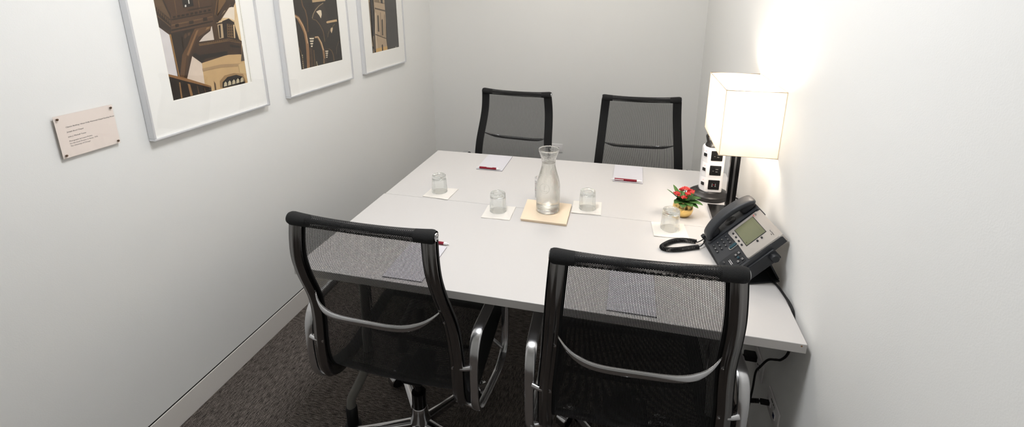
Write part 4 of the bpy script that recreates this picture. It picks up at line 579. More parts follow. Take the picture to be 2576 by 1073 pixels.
# plaque
P = thing('wall_plaque', 'small clear acrylic wall plaque with printed caption lines, held by four screws', 'sign', (XL, 1.0415, 1.1295))
MB().box((.0104, -.0826, 0), (.0132, .0826, .127), .0006).build('acrylic_sheet', 'acrylic', P, smooth=False)
MB().box((.0093, -.0818, .0012), (.0100, .0818, .1262)).build('caption_card', 'plaque_paper', P, smooth=False)
MB().box((.0078, -.0826, 0), (.0092, .0826, .127), .0006).build('back_sheet', 'acrylic', P, smooth=False)
def wallm(y, z, x): return Matrix.Translation((x, y, z)) @ Matrix(((0, 0, 1, 0), (1, 0, 0, 0), (0, 1, 0, 0), (0, 0, 0, 1)))
b = MB()
for s, z, k, f in (('Classics Building: Hiram Kelly Memorial Chapel Reading Room', .0880, .00545, 0), ('Joseph Bond Chapel', .0735, .00545, 0), ('John J. Mitchell Tower', .0590, .00545, 0)):
    add_text(b, s, k, wallm(-.0565, z, .01015), offset=0)
b.build('title_lettering', 'ink', P, smooth=False)
b = MB()
for s, z in (('Photographs by Lopez Medina', .0460), ('For the book Dreams in Stone, 1976', .0385), ('The University of Chicago', .0310)):
    add_text(b, s, .0052, wallm(-.0565, z, .01015))
b.build('credit_lettering', 'ink_grey', P, smooth=False)
for y in (-.0745, .0745):
    for z in (.0095, .1175):
        b = MB(); b.lathe([(0, .0), (.0018, .0), (.0018, .0134), (.0034, .0134), (.0034, .0150), (.002, .0166), (0, .0168)], 16, Matrix.Translation((0, y, z)) @ Matrix.Rotation(R(90), 4, 'Y')); b.build('screw', 'screw', P)

# ------------------------------------------------------------------ wall sockets
def socket_holes(b, c, ax, up, out, k=1.0):
    c, ax, up, out = Vector(c), Vector(ax), Vector(up), Vector(out)
    m = Matrix([(ax[i], up[i], out[i], c[i]) for i in range(3)]+[(0, 0, 0, 1)])
    for dy, w in ((.0063, .0088), (-.0063, .0072)): b.box((-w/2*k+.004*k, (dy-.0011)*k, -.0002), (w/2*k+.004*k, (dy+.0011)*k, .0004), mtx=m)
    b.lathe([(0, -.0002), (.0026*k, -.0002), (.0026*k, .0004), (0, .0004)], 14, m @ Matrix.Translation((-.0085*k, 0, 0)))
O = thing('wall_socket', 'white double socket plate set sideways on the back wall', 'socket', (-.5545, YB, .367))
MB().box((-.058, -.006, -.035), (.058, -.0002, .035), .0025).build('cover_plate', 'white_pl', O)
for sx in (-1, 1):
    r_ = MB().box((sx*.0195-.0165, -.0078, -.0145), (sx*.0195+.0165, -.0055, .0145), .001).build('receptacle', 'white_pl', O)
    b = MB(); socket_holes(b, (sx*.0195, -.0080, 0), (sx, 0, 0), (0, 0, sx), (0, -1, 0), 1.35); b.build('slots', 'rubber', r_)
O = thing('wall_socket', 'white socket plate under the near table with a black plug in it', 'socket', (XR, 1.529, .365))
MB().box((-.006, -.0575, -.035), (-.0002, .0575, .035), .0025).build('cover_plate', 'white_pl', O)
for sy in (-1, 1):
    r_ = MB().box((-.0078, sy*.0195-.0165, -.0145), (-.0055, sy*.0195+.0165, .0145), .001).build('receptacle', 'white_pl', O)
    b = MB(); socket_holes(b, (-.0080, sy*.0195, 0), (0, sy, 0), (0, 0, sy), (-1, 0, 0), 1.35); b.build('slots', 'rubber', r_)
O = thing('data_plate', 'white network plate with blue jack low on the right wall', 'data socket', (XR, 1.340, .358))
MB().box((-.006, -.0575, -.036), (-.0002, .0575, .036), .0025).build('cover_plate', 'white_pl', O)
b = MB(); b.box((-.0085, .014, -.010), (-.0055, .034, .010), .001); b.box((-.0085, -.034, -.010), (-.0055, -.014, .010), .001); b.build('jack_surround', 'white_pl', O)
b = MB(); rn = random.Random(5)
for k in range(7): b.box((-.0064, -.020+k*.0058, .0190), (-.0059, -.0185+k*.0058, .0250)); b.box((-.0064, -.020+k*.0058, .0190+rn.choice([0, .0045])), (-.0059, -.0158+k*.0058, .0250))
b.build('printed_mark', 'ink', O, smooth=False)
MB().box((-.0092, -.031, -.007), (-.0080, -.017, .007)).build('jack', 'blue', O, smooth=False)
# plugs and leads under the table
pg = thing('power_lead', 'black power lead with moulded plug hanging under the near table', 'cable', (XR, 1.548, .372))
MB().box((-.046, -.016, -.012), (-.0075, .016, .012), .004, 3).build('plug', 'rubber', pg)
MB().tube(spline([(-.044, 0, 0), (-.07, .005, -.01), (-.10, .02, -.06), (-.11, .05, -.16), (-.10, .10, -.26), (-.06, .18, -.34), (-.06, .4, -.365)], 8), .0035, 10).build('cord', 'rubber', pg)
pg = thing('network_lead', 'black network lead with ribbed boot plugged in under the table', 'cable', (XR, 1.364, .358))
b = MB(); b.box((-.034, -.007, -.006), (-.0088, .007, .006), .001)
for k in range(6): b.lathe([(.004, 0), (.0075, .001), (.0075, .003), (.004, .004)], 14, Matrix.Translation((-.038-k*.0045, 0, -.0008*k)) @ Matrix.Rotation(R(-90), 4, 'Y'))
b.build('plug_boot', 'rubber', pg)
MB().tube(spline([(-.030, 0, 0), (-.062, .003, -.004), (-.085, .012, -.03), (-.10, .03, -.09), (-.10, .05, -.20), (-.08, .1, -.31), (-.05, .25, -.352)], 8), .0036, 10).build('cord', 'rubber', pg)

# ------------------------------------------------------------------ things on the tables
def tumbler(loc, rz, label):
    T = thing('glass_tumbler', label, 'glass', loc, rz, 'upturned tumblers on paper napkins')
    H = .079; ro = lambda z: .0345-.0036*(z/H)
    prof = [(.0335, 0), (.0345, .0008)]+[(ro(z), z) for z in (.01, .03, .05, .062, .070)]+[(.0306, .0755), (.0285, .0785), (.0262, .0790), (.0245, .0775), (.0235, .0755), (.015, .0745), (0, .0742)]
    inner = [(0, .0625), (.014, .0628), (.0245, .0645), (.0275, .0622), (.0290, .056)]+[(ro(z)-.0017, z) for z in (.045, .03, .012)]+[(.0326, .001), (.0332, 0)]
    b = MB(); b.lathe(prof+inner, 56, closed=True); b.build('bowl', 'glass', T, angle=60)
    return T
def napkin(q, label, layers=2, th=.0012, m='napkin', seed=0, name='paper_napkin', group='paper napkins under the tumblers', zb=TT, shr=-.012):
    rn = random.Random(seed); cx = sum(p[0] for p in q)/4; cy = sum(p[1] for p in q)/4
    N = thing(name, label, 'napkin', (cx, cy, zb+.0002), 0, group)
    for k in range(layers):
        sh = 1+shr*k; off = Vector((rn.uniform(-.0012, .0012), rn.uniform(-.0012, .0012), 0)); n = 15
        Q = [Vector((p[0]-cx, p[1]-cy, 0))*sh+off for p in q]
        def surf(u, v, top):
            p = (Q[0]*(1-u)+Q[3]*u)*(1-v)+(Q[1]*(1-u)+Q[2]*u)*v
            e = max(abs(2*u-1), abs(2*v-1))
            z = k*th + (th*.86 if top else 0); 
            wav = .0006*math.sin(u*9+seed+k)*math.cos(v*7+seed)*max(0, e-.75)*4
            return Vector((p.x, p.y, max(0, z+(wav+abs(wav)) )))
        b = MB(); A = [[b.bm.verts.new(surf(i/(n-1), j/(n-1), 0)) for j in range(n)] for i in range(n)]; B = [[b.bm.verts.new(surf(i/(n-1), j/(n-1), 1)) for j in range(n)] for i in range(n)]
        for i in range(n-1):
            for j in range(n-1):
                b.bm.faces.new((A[i][j], A[i][j+1], A[i+1][j+1], A[i+1][j])); b.bm.faces.new((B[i][j], B[i+1][j], B[i+1][j+1], B[i][j+1]))
        for e in range(n-1):
            for a, c in (((e, 0), (e+1, 0)), ((e+1, n-1), (e, n-1)), ((0, e+1), (0, e)), ((n-1, e), (n-1, e+1))):
                b.bm.faces.new((A[a[0]][a[1]], A[c[0]][c[1]], B[c[0]][c[1]], B[a[0]][a[1]]))
        b.build('ply', m, N, angle=50)
    return N
naps = [([(-.851, 1.784), (-.845, 1.888), (-.725, 1.896), (-.730, 1.775)], 'white paper napkin leftmost on the table, partly under a tumbler'),
        ([(-.541, 1.651), (-.545, 1.768), (-.428, 1.777), (-.424, 1.654)], 'white paper napkin left of the cream cloth'),
        ([(-.199, 1.777), (-.204, 1.893), (-.086, 1.905), (-.081, 1.781)], 'white paper napkin just right of the cream cloth'),
        ([(.118, 1.657), (.110, 1.771), (.232, 1.783), (.242, 1.664)], 'white paper napkin in front of the flower pot')]
for i, (q, lb) in enumerate(naps): napkin(q, lb, 2, seed=i*3+1)
NZ = TT+.0028
gl = tumbler((-.797, 1.8495, NZ), 0, 'upturned glass tumbler leftmost on the table')
for x, y, lb in ((-.4915, 1.725, 'upturned glass tumbler left of the water carafe'), (-.1405, 1.832, 'upturned glass tumbler just right of the water carafe'), (.1775, 1.730, 'upturned glass tumbler in front of the golden flower pot')):
    c = copy_tree(gl); c.location = (x, y, NZ); c['label'] = lb

# folded cream cloth under the carafe
cl_ = napkin([(-.381, 1.662), (-.391, 1.838), (-.208, 1.834), (-.206, 1.658)], 'folded cream cloth napkin under the water carafe', 3, .0037, 'cream', 11, 'cloth_napkin', 'folded cream cloth', shr=.016)
del cl_['group']
CZ = TT+.0113
K = thing('water_carafe', 'tall glass carafe of water with flared neck on a cream cloth', 'carafe', (-.2925, 1.760, CZ))
out_ = [(0, .003), (.030, .0025), (.040, .0), (.044, .001), (.0468, .006), (.0475, .02), (.0475, .095), (.0468, .110), (.0440, .128), (.0395, .145), (.0345, .162), (.0300, .178), (.0275, .190), (.0265, .200), (.0270, .2105), (.0298, .222), (.0340, .236), (.0378, .248), (.0402, .2545), (.0408, .2575), (.0402, .2600), (.0390, .2608)]
inn_ = [(.0380, .2598), (.0372, .2570), (.0350, .2480), (.0312, .236), (.0272, .222), (.0247, .2105), (.0240, .200), (.0250, .190), (.0275, .178), (.0320, .162), (.0370, .145), (.0412, .128), (.0440, .110), (.0447, .095), (.0447, .022), (.0425, .016), (.030, .0130), (0, .0122)]
MB().lathe(out_+inn_, 72).build('bottle', 'glass_carafe', K, angle=60)
wp = [(0, .0124), (.030, .0132), (.0428, .0162), (.0450, .022), (.0450, .095), (.0443, .110), (.0415, .128), (.0373, .145), (.0323, .162), (.0278, .178), (.0253, .190), (.0243, .200), (.0246, .2062), (.0240, .2050), (0, .2050)]
MB().lathe(wp, 72).build('water', 'water', K, angle=60)
b = MB()                                              # raised oval emblem with a letter and a row of small marks
def on_side(a, z, r=.0472): return Vector((r*math.sin(a), -r*math.cos(a), z))
yaw_c = R(-9)
b.tube([on_side(yaw_c+.42*math.cos(t), .1105+.0200*math.sin(t), .0466+.0006*(1-math.sin(t))) for t in [2*math.pi*i/40 for i in range(40)]], .0008, 8, closed=True)
b.tube(spline([on_side(yaw_c+.12, .1215, .0467), on_side(yaw_c+.03, .1220, .0467), on_side(yaw_c, .116, .0468), on_side(yaw_c, .105, .0472)], 5), .0009, 8)
for i in range(7): b.tube([on_side(yaw_c-.24+i*.08, .0985-.002*math.sin(i/6*math.pi), .0474), on_side(yaw_c-.22+i*.08, .1030-.002*math.sin(i/6*math.pi), .0474)], .0006, 6)
b.tube([on_side(yaw_c-.05+.05*math.cos(t), .1375+.0030*math.sin(t), .0418) for t in [2*math.pi*i/16 for i in range(16)]], .0005, 6, closed=True)
b.build('embossed_emblem', 'glass', K)
b = MB(); b.tube(spline([on_side(-.75+i*.11, .222+.0045*math.sin(i*2.1)+.0012*i*.6, .0305+.0009*math.sin(i*2.1)+i*.00018) for i in range(12)], 4), .0005, 6)
b.build('script_relief', 'glass', K)

# little glass of coloured clips
J = thing('clip_glass', 'small glass filled with coloured paper clips behind the carafe', 'glass', (-.3480, 1.886, TT+.0002))
MB().lathe([(0, 0), (.0200, 0), (.0225, .002), (.0245, .095), (.0240, .0965), (.0232, .0960), (.0212, .008), (0, .006)], 40).build('jar', 'glass_jar', J, angle=60)
ccs = ['clip_pink', 'clip_teal', 'clip_orange', 'clip_green', 'clip_white']
for n, c in zip(ccs, ((204, 40, 104), (16, 120, 122), (236, 140, 44), (46, 140, 70), (226, 226, 220))): M[n] = mat(n, c, .35)
b = MB(); rn = random.Random(8)
for k in range(210):
    z = .009+.068*rn.random()**.9; a = rn.uniform(0, 6.28); r_ = .0190*rn.random()**.3; b.mi = rn.choice([0, 0, 1, 1, 2, 3]) if z > .035 else rn.choice([4, 4, 4, 1])
    th = rn.uniform(0, 3.14); el = rn.uniform(-.9, .9); d = Vector((math.cos(th)*math.cos(el), math.sin(th)*math.cos(el), math.sin(el)))*.0032
    c = Vector((r_*math.cos(a), r_*math.sin(a), z)); b.tube([c-d, c+d*.2, c+d], [.0016, .0013, .0008], 6)
o = b.build('paper_clips', ccs, J); o['kind'] = 'stuff'

# notepads and pens
def notepad(cx, cy, w, h, rz, label, printed=True):
    N = thing('notepad', label, 'notepad', (cx, cy, TT+.0002), R(rz), 'white notepads laid out on the tables')
    MB().box((-w/2, -h/2, .0), (w/2, h/2, .0028), .0002).build('backing', 'paperedge', N, smooth=False)
    MB().box((-w/2, -h/2, .0029), (w/2, h/2, .0036), .0002).build('top_sheet', 'paper', N, smooth=False)
    if not printed: return N
    b = MB(); rn = random.Random(3)
    y = -h/2+.0290; x = -w/2+.037
    b.tube([(-w/2+.030+.003*math.cos(t), y+.0017+.0024*math.sin(t), .0037) for t in [2*math.pi*i/12 for i in range(12)]], .0003, 5, closed=True)
    for k in range(16):                                 # one short line of tiny crimson print, too small to read
        ww = rn.choice([.0030, .0036, .0042]); b.box((x, y, .0036), (x+.0012, y+.0050, .00375)); b.box((x+.0012, y+rn.choice([0, .0036]), .0036), (x+ww, y+.0050, .00375))
        x += ww+.0008+(.0024 if k in (1, 7) else 0)
    b.build('printed_line', 'crimson_ink', N, smooth=False)
    return N
def pen(x0, y0, x1, y1, z, label, clip_up=True):
    a = math.atan2(y1-y0, x1-x0)
    Pn = thing('ballpoint_pen', label, 'pen', (x0, y0, z), a, 'crimson and white pens beside the notepads')
    rot = Matrix.Rotation(R(90), 4, 'Y'); L_ = math.hypot(x1-x0, y1-y0); r_ = .0056
    MB().lathe([(0, 0), (.0009, .0008), (.0014, .006), (.0032, .015), (r_*.95, .0175), (0, .0176)], 18, Matrix.Translation((0, 0, r_)) @ rot).build('tip', 'white_pl', Pn)
    MB().lathe([(0, .0170), (r_, .0172), (r_, L_*.84), (r_*.9, L_*.845), (0, L_*.846)], 18, Matrix.Translation((0, 0, r_)) @ rot).build('barrel', 'crimson', Pn)
    MB().lathe([(0, L_*.84), (r_*.93, L_*.842), (r_*.9, L_*.94), (.003, L_*.945), (.0029, L_), (0, L_)], 18, Matrix.Translation((0, 0, r_)) @ rot).build('push_cap', 'white_pl', Pn)
    return Pn, L_, r_
notepad(-.6585, 2.265, .134, .222, .3, 'white notepad at the left end of the far table')
notepad(.0165, 2.263, .137, .222, -.5, 'white notepad on the far table, nearest the flower pot')
notepad(-.6545, 1.2960, .135, .215, .5, 'white notepad on the near table behind the mesh of the left chair', False)
notepad(.042, 1.2960, .135, .215, 0, 'white notepad on the near table behind the mesh of the right chair', False)
PZ = TT+.0040
Pn, L_, r_ = pen(-.7265, 2.1605, -.602, 2.1600, PZ, 'crimson pen with white lettering lying across the far left notepad')
b = MB(); x = L_*.44
for k in range(9): b.box((x, -.0030, 2*r_-.0016), (x+.0022, .0004, 2*r_+.0001-.0004)) if 0 else b.box((x, -.0034, r_+.0030), (x+.0021, .0012, 2*r_+.0003)); x += .0034
b.build('lettering', 'white_ink', Pn, smooth=False)
Pn, L_, r_ = pen(-.0620, 2.1625, .0790, 2.1610, PZ, 'crimson pen with white clip outward on the far notepad nearest the flower pot')
MB().box((.018, -.0065, r_-.0012), (L_*.42, -.0046, r_+.0024), .0008).build('clip', 'white_pl', Pn)
Pn, L_, r_ = pen(-.712, 1.4225, -.585, 1.4185, TT+.0002, 'crimson pen on the notepad behind the left chair mesh')

# ------------------------------------------------------------------ potted flower
F = thing('potted_plant', 'red flowering plant in a small round golden pot', 'plant', (.2330, 1.861, TT+.0002)); F.scale = (.93, .93, 1.0)
MB().lathe([(0, .001), (.022, 0), (.029, .002), (.038, .014), (.0425, .030), (.0405, .046), (.0345, .060), (.0315, .0655), (.0300, .0650), (.0325, .058), (.0385, .045), (.0400, .030), (.036, .016), (.02, .006), (0, .005)], 56).build('pot', 'gold', F, angle=60)
MB().lathe([(0, .046), (.036, .045), (.030, .058), (.015, .061), (0, .062)], 24).build('soil', 'soil', F)
def leaf(az, length, rise, width, z0=.062, curl=.35, r0=.012, fold=.2):
    b = MB(); n = 13; d = Vector((math.cos(az), math.sin(az), 0)); sd = Vector((-d.y, d.x, 0)); rows = []
    for i in range(n):
        t = i/(n-1); p = d*(r0+length*t)+Vector((0, 0, z0+rise*t-curl*length*t*t))
        w = width*math.sin(math.pi*min(1, t*.93+.07))**.7*(1-.25*t); sc = 1+.07*math.cos(t*40)
        rows.append([p+sd*w*sc*s+Vector((0, 0, fold*abs(s)*w)) for s in (-1, -.5, 0, .5, 1)])
    th = .0009; V = []
    for lvl in (0, th): V.append([[b.bm.verts.new(p+Vector((0, 0, lvl*(1 if 0 < j < 4 else .5)))) for j, p in enumerate(r_)] for r_ in rows])
    for i in range(n-1):
        for j in range(4):
            b.bm.faces.new((V[0][i][j], V[0][i][j+1], V[0][i+1][j+1], V[0][i+1][j])); b.bm.faces.new((V[1][i][j], V[1][i+1][j], V[1][i+1][j+1], V[1][i][j+1]))
    for i in range(n-1):
        for j, k in ((0, 0), (4, 1)): b.bm.faces.new((V[0][i][j], V[0][i+1][j], V[1][i+1][j], V[1][i][j]))
    for i in (0, n-1):
        for j in range(4): b.bm.faces.new((V[0][i][j], V[0][i][j+1], V[1][i][j+1], V[1][i][j]))
    return b.build('leaf', 'leaf', F)
for a in ((192, .062, .066, .0135, .05), (150, .040, .075, .0130, .1), (228, .048, .016, .0165, .25), (262, .044, .004, .0180, .30), (300, .046, .012, .0170, .3), (338, .068, .022, .0165, .3), (5, .058, .040, .0150, .35), (320, .060, .006, .0140, .25), (60, .044, .03, .015, .3), (100, .046, .04, .015, .3), (210, .036, .045, .013, .1), (285, .030, .030, .014, .2), (350, .034, .042, .012, .2), (30, .040, .050, .012, .2), (245, .024, .040, .011, .1)):
    leaf(R(a[0]), a[1], a[2]*.78, a[3]*1.32, curl=a[4]*.8)
def cluster(cx, cy, cz, k, spread, seed):
    rn = random.Random(seed)
    MB().tube(spline([(cx*.25, cy*.25, .060), (cx*.7, cy*.7, (cz+.06)/2), (cx, cy, cz-.006)], 4), .0016, 8).build('flower_stem', 'stem', F)
    for i in range(k):
        a = i*2.4; r_ = spread*math.sqrt((i+.3)/k); c = Vector((cx+r_*math.cos(a), cy+r_*math.sin(a), cz+.004*(1-i/k)+rn.uniform(-.002, .002)))
        nrm_ = Vector((r_*math.cos(a)*40*.5, r_*math.sin(a)*40*.5-.25, 1)).normalized(); q = nrm_.to_track_quat('Z', 'Y').to_matrix().to_4x4(); mt = Matrix.Translation(c) @ q @ Matrix.Rotation(rn.uniform(0, 1.5), 4, 'Z')
        b = MB()
        for p in range(4):
            m2 = mt @ Matrix.Rotation(p*math.pi/2, 4, 'Z')
            ou = [(.0006, 0), (.0020, .0019), (.0045, .0026), (.0062, .0014), (.0066, 0), (.0062, -.0014), (.0045, -.0026), (.0020, -.0019)]
            b.prism(ou, -.0003, .0003, m2 @ Matrix.Rotation(R(-12), 4, 'Y'))
        b.mi = 1; b.lathe([(0, -.0004), (.0008, 0), (.0006, .0008), (0, .001)], 8, mt); b.mi = 2; b.tube([mt @ Vector((0, 0, -.0005)), Vector((c.x*.9+cx*.1, c.y*.9+cy*.1, c.z-.008))], .0007, 6)
        b.build('flower', ['petal', 'pollen', 'stem'], F, smooth=False)
cluster(-.030, -.012, .094, 12, .0125, 1); cluster(-.004, -.028, .086, 10, .0110, 2); cluster(.004, .004, .112, 14, .0150, 3); cluster(.026, -.002, .104, 13, .0135, 4); cluster(.012, -.018, .098, 8, .0090, 5); cluster(-.012, .004, .106, 6, .007, 6)

# ------------------------------------------------------------------ power tower
T = thing('power_strip_tower', 'white and black tower power strip with carry handle on a round black foot', 'power strip', (.360, 2.085, TT+.0002), R(3))
b = MB(); n = 72; rings = []
for r_, z, wv in ((.076, 0, 0), (.080, .003, .2), (.080, .018, .6), (.0765, .0215, 1), (.072, .024, 1), (.060, .029, .4), (.050, .033, 0), (.048, .036, 0)):
    rings.append([b.bm.verts.new((math.cos(2*math.pi*j/n)*(r_-.0045*wv*max(0, math.cos(4*2*math.pi*j/n+math.pi))), math.sin(2*math.pi*j/n)*(r_-.0045*wv*max(0, math.cos(4*2*math.pi*j/n+math.pi))), z)) for j in range(n)])
b._bridge(rings); b.build('foot', 'tower_black', T)
oc = round_poly([(-.0425, -.018, 0), (-.026, -.042, 0), (.036, -.042, 0), (.0425, -.036, 0), (.0425, .030, 0), (.030, .042, 0), (-.026, .042, 0), (-.0425, .018, 0)], .008, 4)
oc = [(p.x, p.y) for p in oc]
tiers = []
for k in range(3):
    z0 = .036+k*.0645; s_ = 1
    b = MB(); b.sweep([((0, 0, z0), (1, 0, 0), (0, 1, 0)), ((0, 0, z0+.0006), (1.0, 0, 0), (0, 1.0, 0)), ((0, 0, z0+.0625), (1, 0, 0), (0, 1, 0)), ((0, 0, z0+.0641), (.985, 0, 0), (0, .985, 0))] if k < 2 else [((0, 0, z0), (1, 0, 0), (0, 1, 0)), ((0, 0, z0+.052), (1, 0, 0), (0, 1, 0)), ((0, 0, z0+.060), (.97, 0, 0), (0, .97, 0)), ((0, 0, z0+.064), (.90, 0, 0), (0, .90, 0))], oc)
    body = b.build('tier', 'white_pl', T); zc = z0+.033
    o_ = MB().box((-.0155, -.0432, zc-.0215), (.0295, -.0412, zc+.0210), .0022).build('outlet_panel', 'black', body)
    b = MB()
    if k > 0:
        for dz, w in ((.0055, .0095), (-.0055, .0080)): b.box((.008, -.0440, zc+dz-.0009), (.008+w, -.0430, zc+dz+.0009))
        b.box((-.0040, -.0440, zc-.0030), (.0010, -.0430, zc-.0018)); b.build('socket_slots', 'slot', o_, smooth=False)
    else:
        for x in (.0005, .0135): b.box((x-.0010, -.0440, zc-.006), (x+.0012, -.0430, zc+.006)); b.box((x-.003, -.0440, zc-.0078), (x+.003, -.0430, zc-.0064))
        b.build('usb_port', 'slot', o_, smooth=False)
        MB().lathe([(0, 0), (.0011, 0), (.0011, .0008), (0, .001)], 10, Matrix.Translation((.007, -.0434, zc)) @ Matrix.Rotation(R(90), 4, 'X')).build('usb_light', 'red_led', o_)
    # rocker switch and pilot light on the chamfered corner
    ang = math.atan2(-.042+.018, -.026+.0425); mt = Matrix.Translation((-.0342, -.0300, zc)) @ Matrix.Rotation(ang, 4, 'Z')
    b = MB(); b.box((-.0105, -.0004, -.0098), (.0105, .0010, .0098), .0008, mtx=mt @ Matrix.Translation((0, -.0012, 0))); b.build('switch_bezel', 'white_pl', body)
    b = MB(); b.box((-.0082, -.0034, -.0070), (.0082, .000, .0070), .0018, 3, mtx=mt @ Matrix.Translation((0, -.0010, 0))); b.build('switch', 'black', body)
    MB().lathe([(0, 0), (.0012, 0), (.0012, .0006), (0, .0008)], 10, mt @ Matrix.Translation((.001, -.0004, .0165)) @ Matrix.Rotation(R(90), 4, 'X')).build('pilot_light', 'red_led', body)
b = MB(); oc2 = [(p[0]*.78, p[1]*.78) for p in oc]; z0 = .036+3*.0645-.001
b.sweep([((0, 0, z0-.002), (1, 0, 0), (0, 1, 0)), ((0, 0, z0+.003), (1, 0, 0), (0, 1, 0)), ((0, 0, z0+.014), (.86, 0, 0), (0, .72, 0)), ((0, 0, z0+.018), (.80, 0, 0), (0, .60, 0))], oc2)
hp = round_poly([(-.022, 0, z0+.012), (-.031, 0, z0+.046), (.031, 0, z0+.046), (.022, 0, z0+.012)], .008, 5, closed=False)
fr = []
for i, p in enumerate(hp):
    t = (hp[min(i+1, len(hp)-1)]-hp[max(i-1, 0)]).normalized(); fr.append((p, Vector((0, 1, 0)), t.cross(Vector((0, 1, 0)))))
b.sweep(fr, [(-.012, -.003), (-.009, -.0045), (.009, -.0045), (.012, -.003), (.012, .003), (.009, .0045), (-.009, .0045), (-.012, .003)])
b.build('carry_handle', 'tower_black', T)
b = MB(); b.tube([(.079, -.012, .011), (.093, -.013, .011)], [.0065, .0045], 12); b.tube(spline([(.090, -.013, .011), (.103, -.016, .008), (.116, -.03, .005), (.1205, -.06, .0045), (.121, -.12, .0045)], 8), .0034, 10); b.build('power_cord', 'rubber', T)

# ------------------------------------------------------------------ table lamp
Lp = thing('table_lamp', 'lit table lamp with white box shade and twin square black posts', 'lamp', (.398, 1.850, TT+.0002))
MB().box((-.058, -.112, 0), (.074, .114, .016), .0015).build('lamp_base', 'blackgloss', Lp, smooth=False)
MB().box((-.0585, -.1125, .0008), (-.0578, .1145, .0150)).build('base_edge', 'steel', Lp, smooth=False)
for x in (-.0085, .0115):
    MB().box((x-.0065, -.010, .016), (x+.0065, .010, .372), .0006).build('post', 'blackgloss', Lp, smooth=False)
MB().box((-.0020, -.0085, .016), (.0050, .0095, .372)).build('post_spacer', 'steel', Lp, smooth=False)
SH0, SH1, SW, SD = .325, .549, .0905, .181
b = MB(); th = .0012                                  # open box of stretched fabric
for sx in (-1, 1): b.grid(lambda u, v: Vector((sx*SW, (2*u-1)*SD, SH0+(SH1-SH0)*v)), 2, 2)
for sy in (-1, 1): b.grid(lambda u, v: Vector(((2*u-1)*SW, sy*SD, SH0+(SH1-SH0)*v)), 2, 2)
bmesh.ops.remove_doubles(b.bm, verts=list(b.bm.verts), dist=1e-5)
shd = b.build('lamp_shade', 'shade', Lp, smooth=False)
b = MB()
for z in (SH0, SH1):
    b.tube([(-SW, -SD, z), (SW, -SD, z), (SW, SD, z), (-SW, SD, z)], .0015, 8, closed=True)
for sx in (-1, 1):
    for sy in (-1, 1): b.tube([(sx*SW, sy*SD, SH0), (sx*SW, sy*SD, SH1)], .0008, 6)
b.build('shade_edge', 'trimfab', shd)
b = MB(); b.tube([(-SW+.002, 0, SH1-.020), (SW-.002, 0, SH1-.020)], .0009, 8); b.tube([(.0015, 0, .372), (.0015, 0, SH1-.020)], .002, 8); b.build('shade_carrier', 'white_pl', shd)
for sy in (-1, 1):
    MB().lathe([(0, .392), (.012, .392), (.014, .40), (.014, .425), (0, .425)], 16, Matrix.Translation((.0015, sy*.045, 0))).build('bulb_holder', 'white_pl', Lp)
    MB().lathe([(0, .425), (.012, .427), (.022, .445), (.0265, .462), (.024, .478), (.014, .489), (0, .492)], 20, Matrix.Translation((.0015, sy*.045, 0))).build('light_bulb', 'bulb', Lp)
MB().tube([(.0015, -.045, .395), (.0015, .045, .395)], .005, 10).build('bulb_arm', 'steel', Lp)

# ------------------------------------------------------------------ desk phone
yw, tl = R(-80.16), R(45.04)
X = Vector((math.cos(yw), math.sin(yw), 0)); H_ = Vector((-math.sin(yw), math.cos(yw), 0)); Yv = H_*math.cos(tl)+Vector((0, 0, math.sin(tl))); Zv = X.cross(Yv)
PH = thing('desk_phone', 'dark grey office desk phone with silver screen panel, propped against the wall', 'phone', (.2887, 1.6527, .757))
PH.rotation_euler = Matrix((X, Yv, Zv)).transposed().to_euler()
def tolocal(p): return Vector(((Vector(p)-Vector((.2887, 1.6527, .757))).dot(X), (Vector(p)-Vector((.2887, 1.6527, .757))).dot(Yv), (Vector(p)-Vector((.2887, 1.6527, .757))).dot(Zv)))
W, Hh = .243, .1965
b = MB(); b.prism([(p.x, p.y) for p in round_poly([(0, .0, 0), (.02, -.006, 0), (.2, -.012, 0), (W, -.008, 0), (W+.003, .08, 0), (W, Hh, 0), (0, Hh, 0)], .006, 4)], -.0235, 0, bevel=.002); b.build('phone_body', 'charcoal', PH, angle=50)
# side flange of the body and the height-adjusting knob
MB().box((W-.001, .034, -.050), (W+.010, .150, -.012), .004, 3).build('side_flange', 'charcoal_dk', PH)
b = MB(); b.lathe([(0, 0), (.0125, 0), (.013, .003), (.013, .014), (.011, .017), (0, .0175)], 8, Matrix.Translation((W+.009, .134, -.030)) @ Matrix.Rotation(R(90), 4, 'Y')); b.build('stand_knob', 'charcoal_dk', PH)
# silver panel, screen
b = MB(); b.prism([(p.x, p.y) for p in round_poly([(.0766, .0715, 0), (.165, .0760, 0), (.240, .0745, 0), (.2425, .1890, 0), (.0775, .1895, 0)], .004, 4)], .0002, .0062, bevel=.0022); sp = b.build('silver_panel', 'silver', PH, angle=50)
MB().prism([(.078, .186), (.2420, .1855), (.2425, .1955), (.2410, .1990), (.0795, .1990)], -.022, .0036).build('silver_top_edge', 'silver', PH, smooth=False)
MB().box((.0895, .0935, .0063), (.1925, .1688, .0070), .0003).build('screen_bezel', 'charcoal_dk', sp, smooth=False)
b = MB(); b.box((.0916, .0956, .0071), (.1904, .1666, .0074)); b.mi = 1; b.box((.093, .1575, .00741), (.189, .1578, .00748)); b.box((.176, .099, .00741), (.181, .103, .00748)); b.build('lcd_screen', ['lcd', 'lcd_dk'], sp, smooth=False)
b = MB()
for i in range(5): b.box((.0830+i*.0030, .1765, .0063), (.0840+i*.0030, .1765+(.0035, .006, .0042, .006, .0035)[i], .0065))
b.build('logo_bars', 'charcoal', sp, smooth=False)
b = MB(); add_text(b, 'CISCO', .0046, Matrix.Translation((.0818, .1705, .0064)), offset=.0001); M['logo_red'] = mat('logo_red', (196, 44, 40), .5); b.build('logo_lettering', 'logo_red', sp, smooth=False)
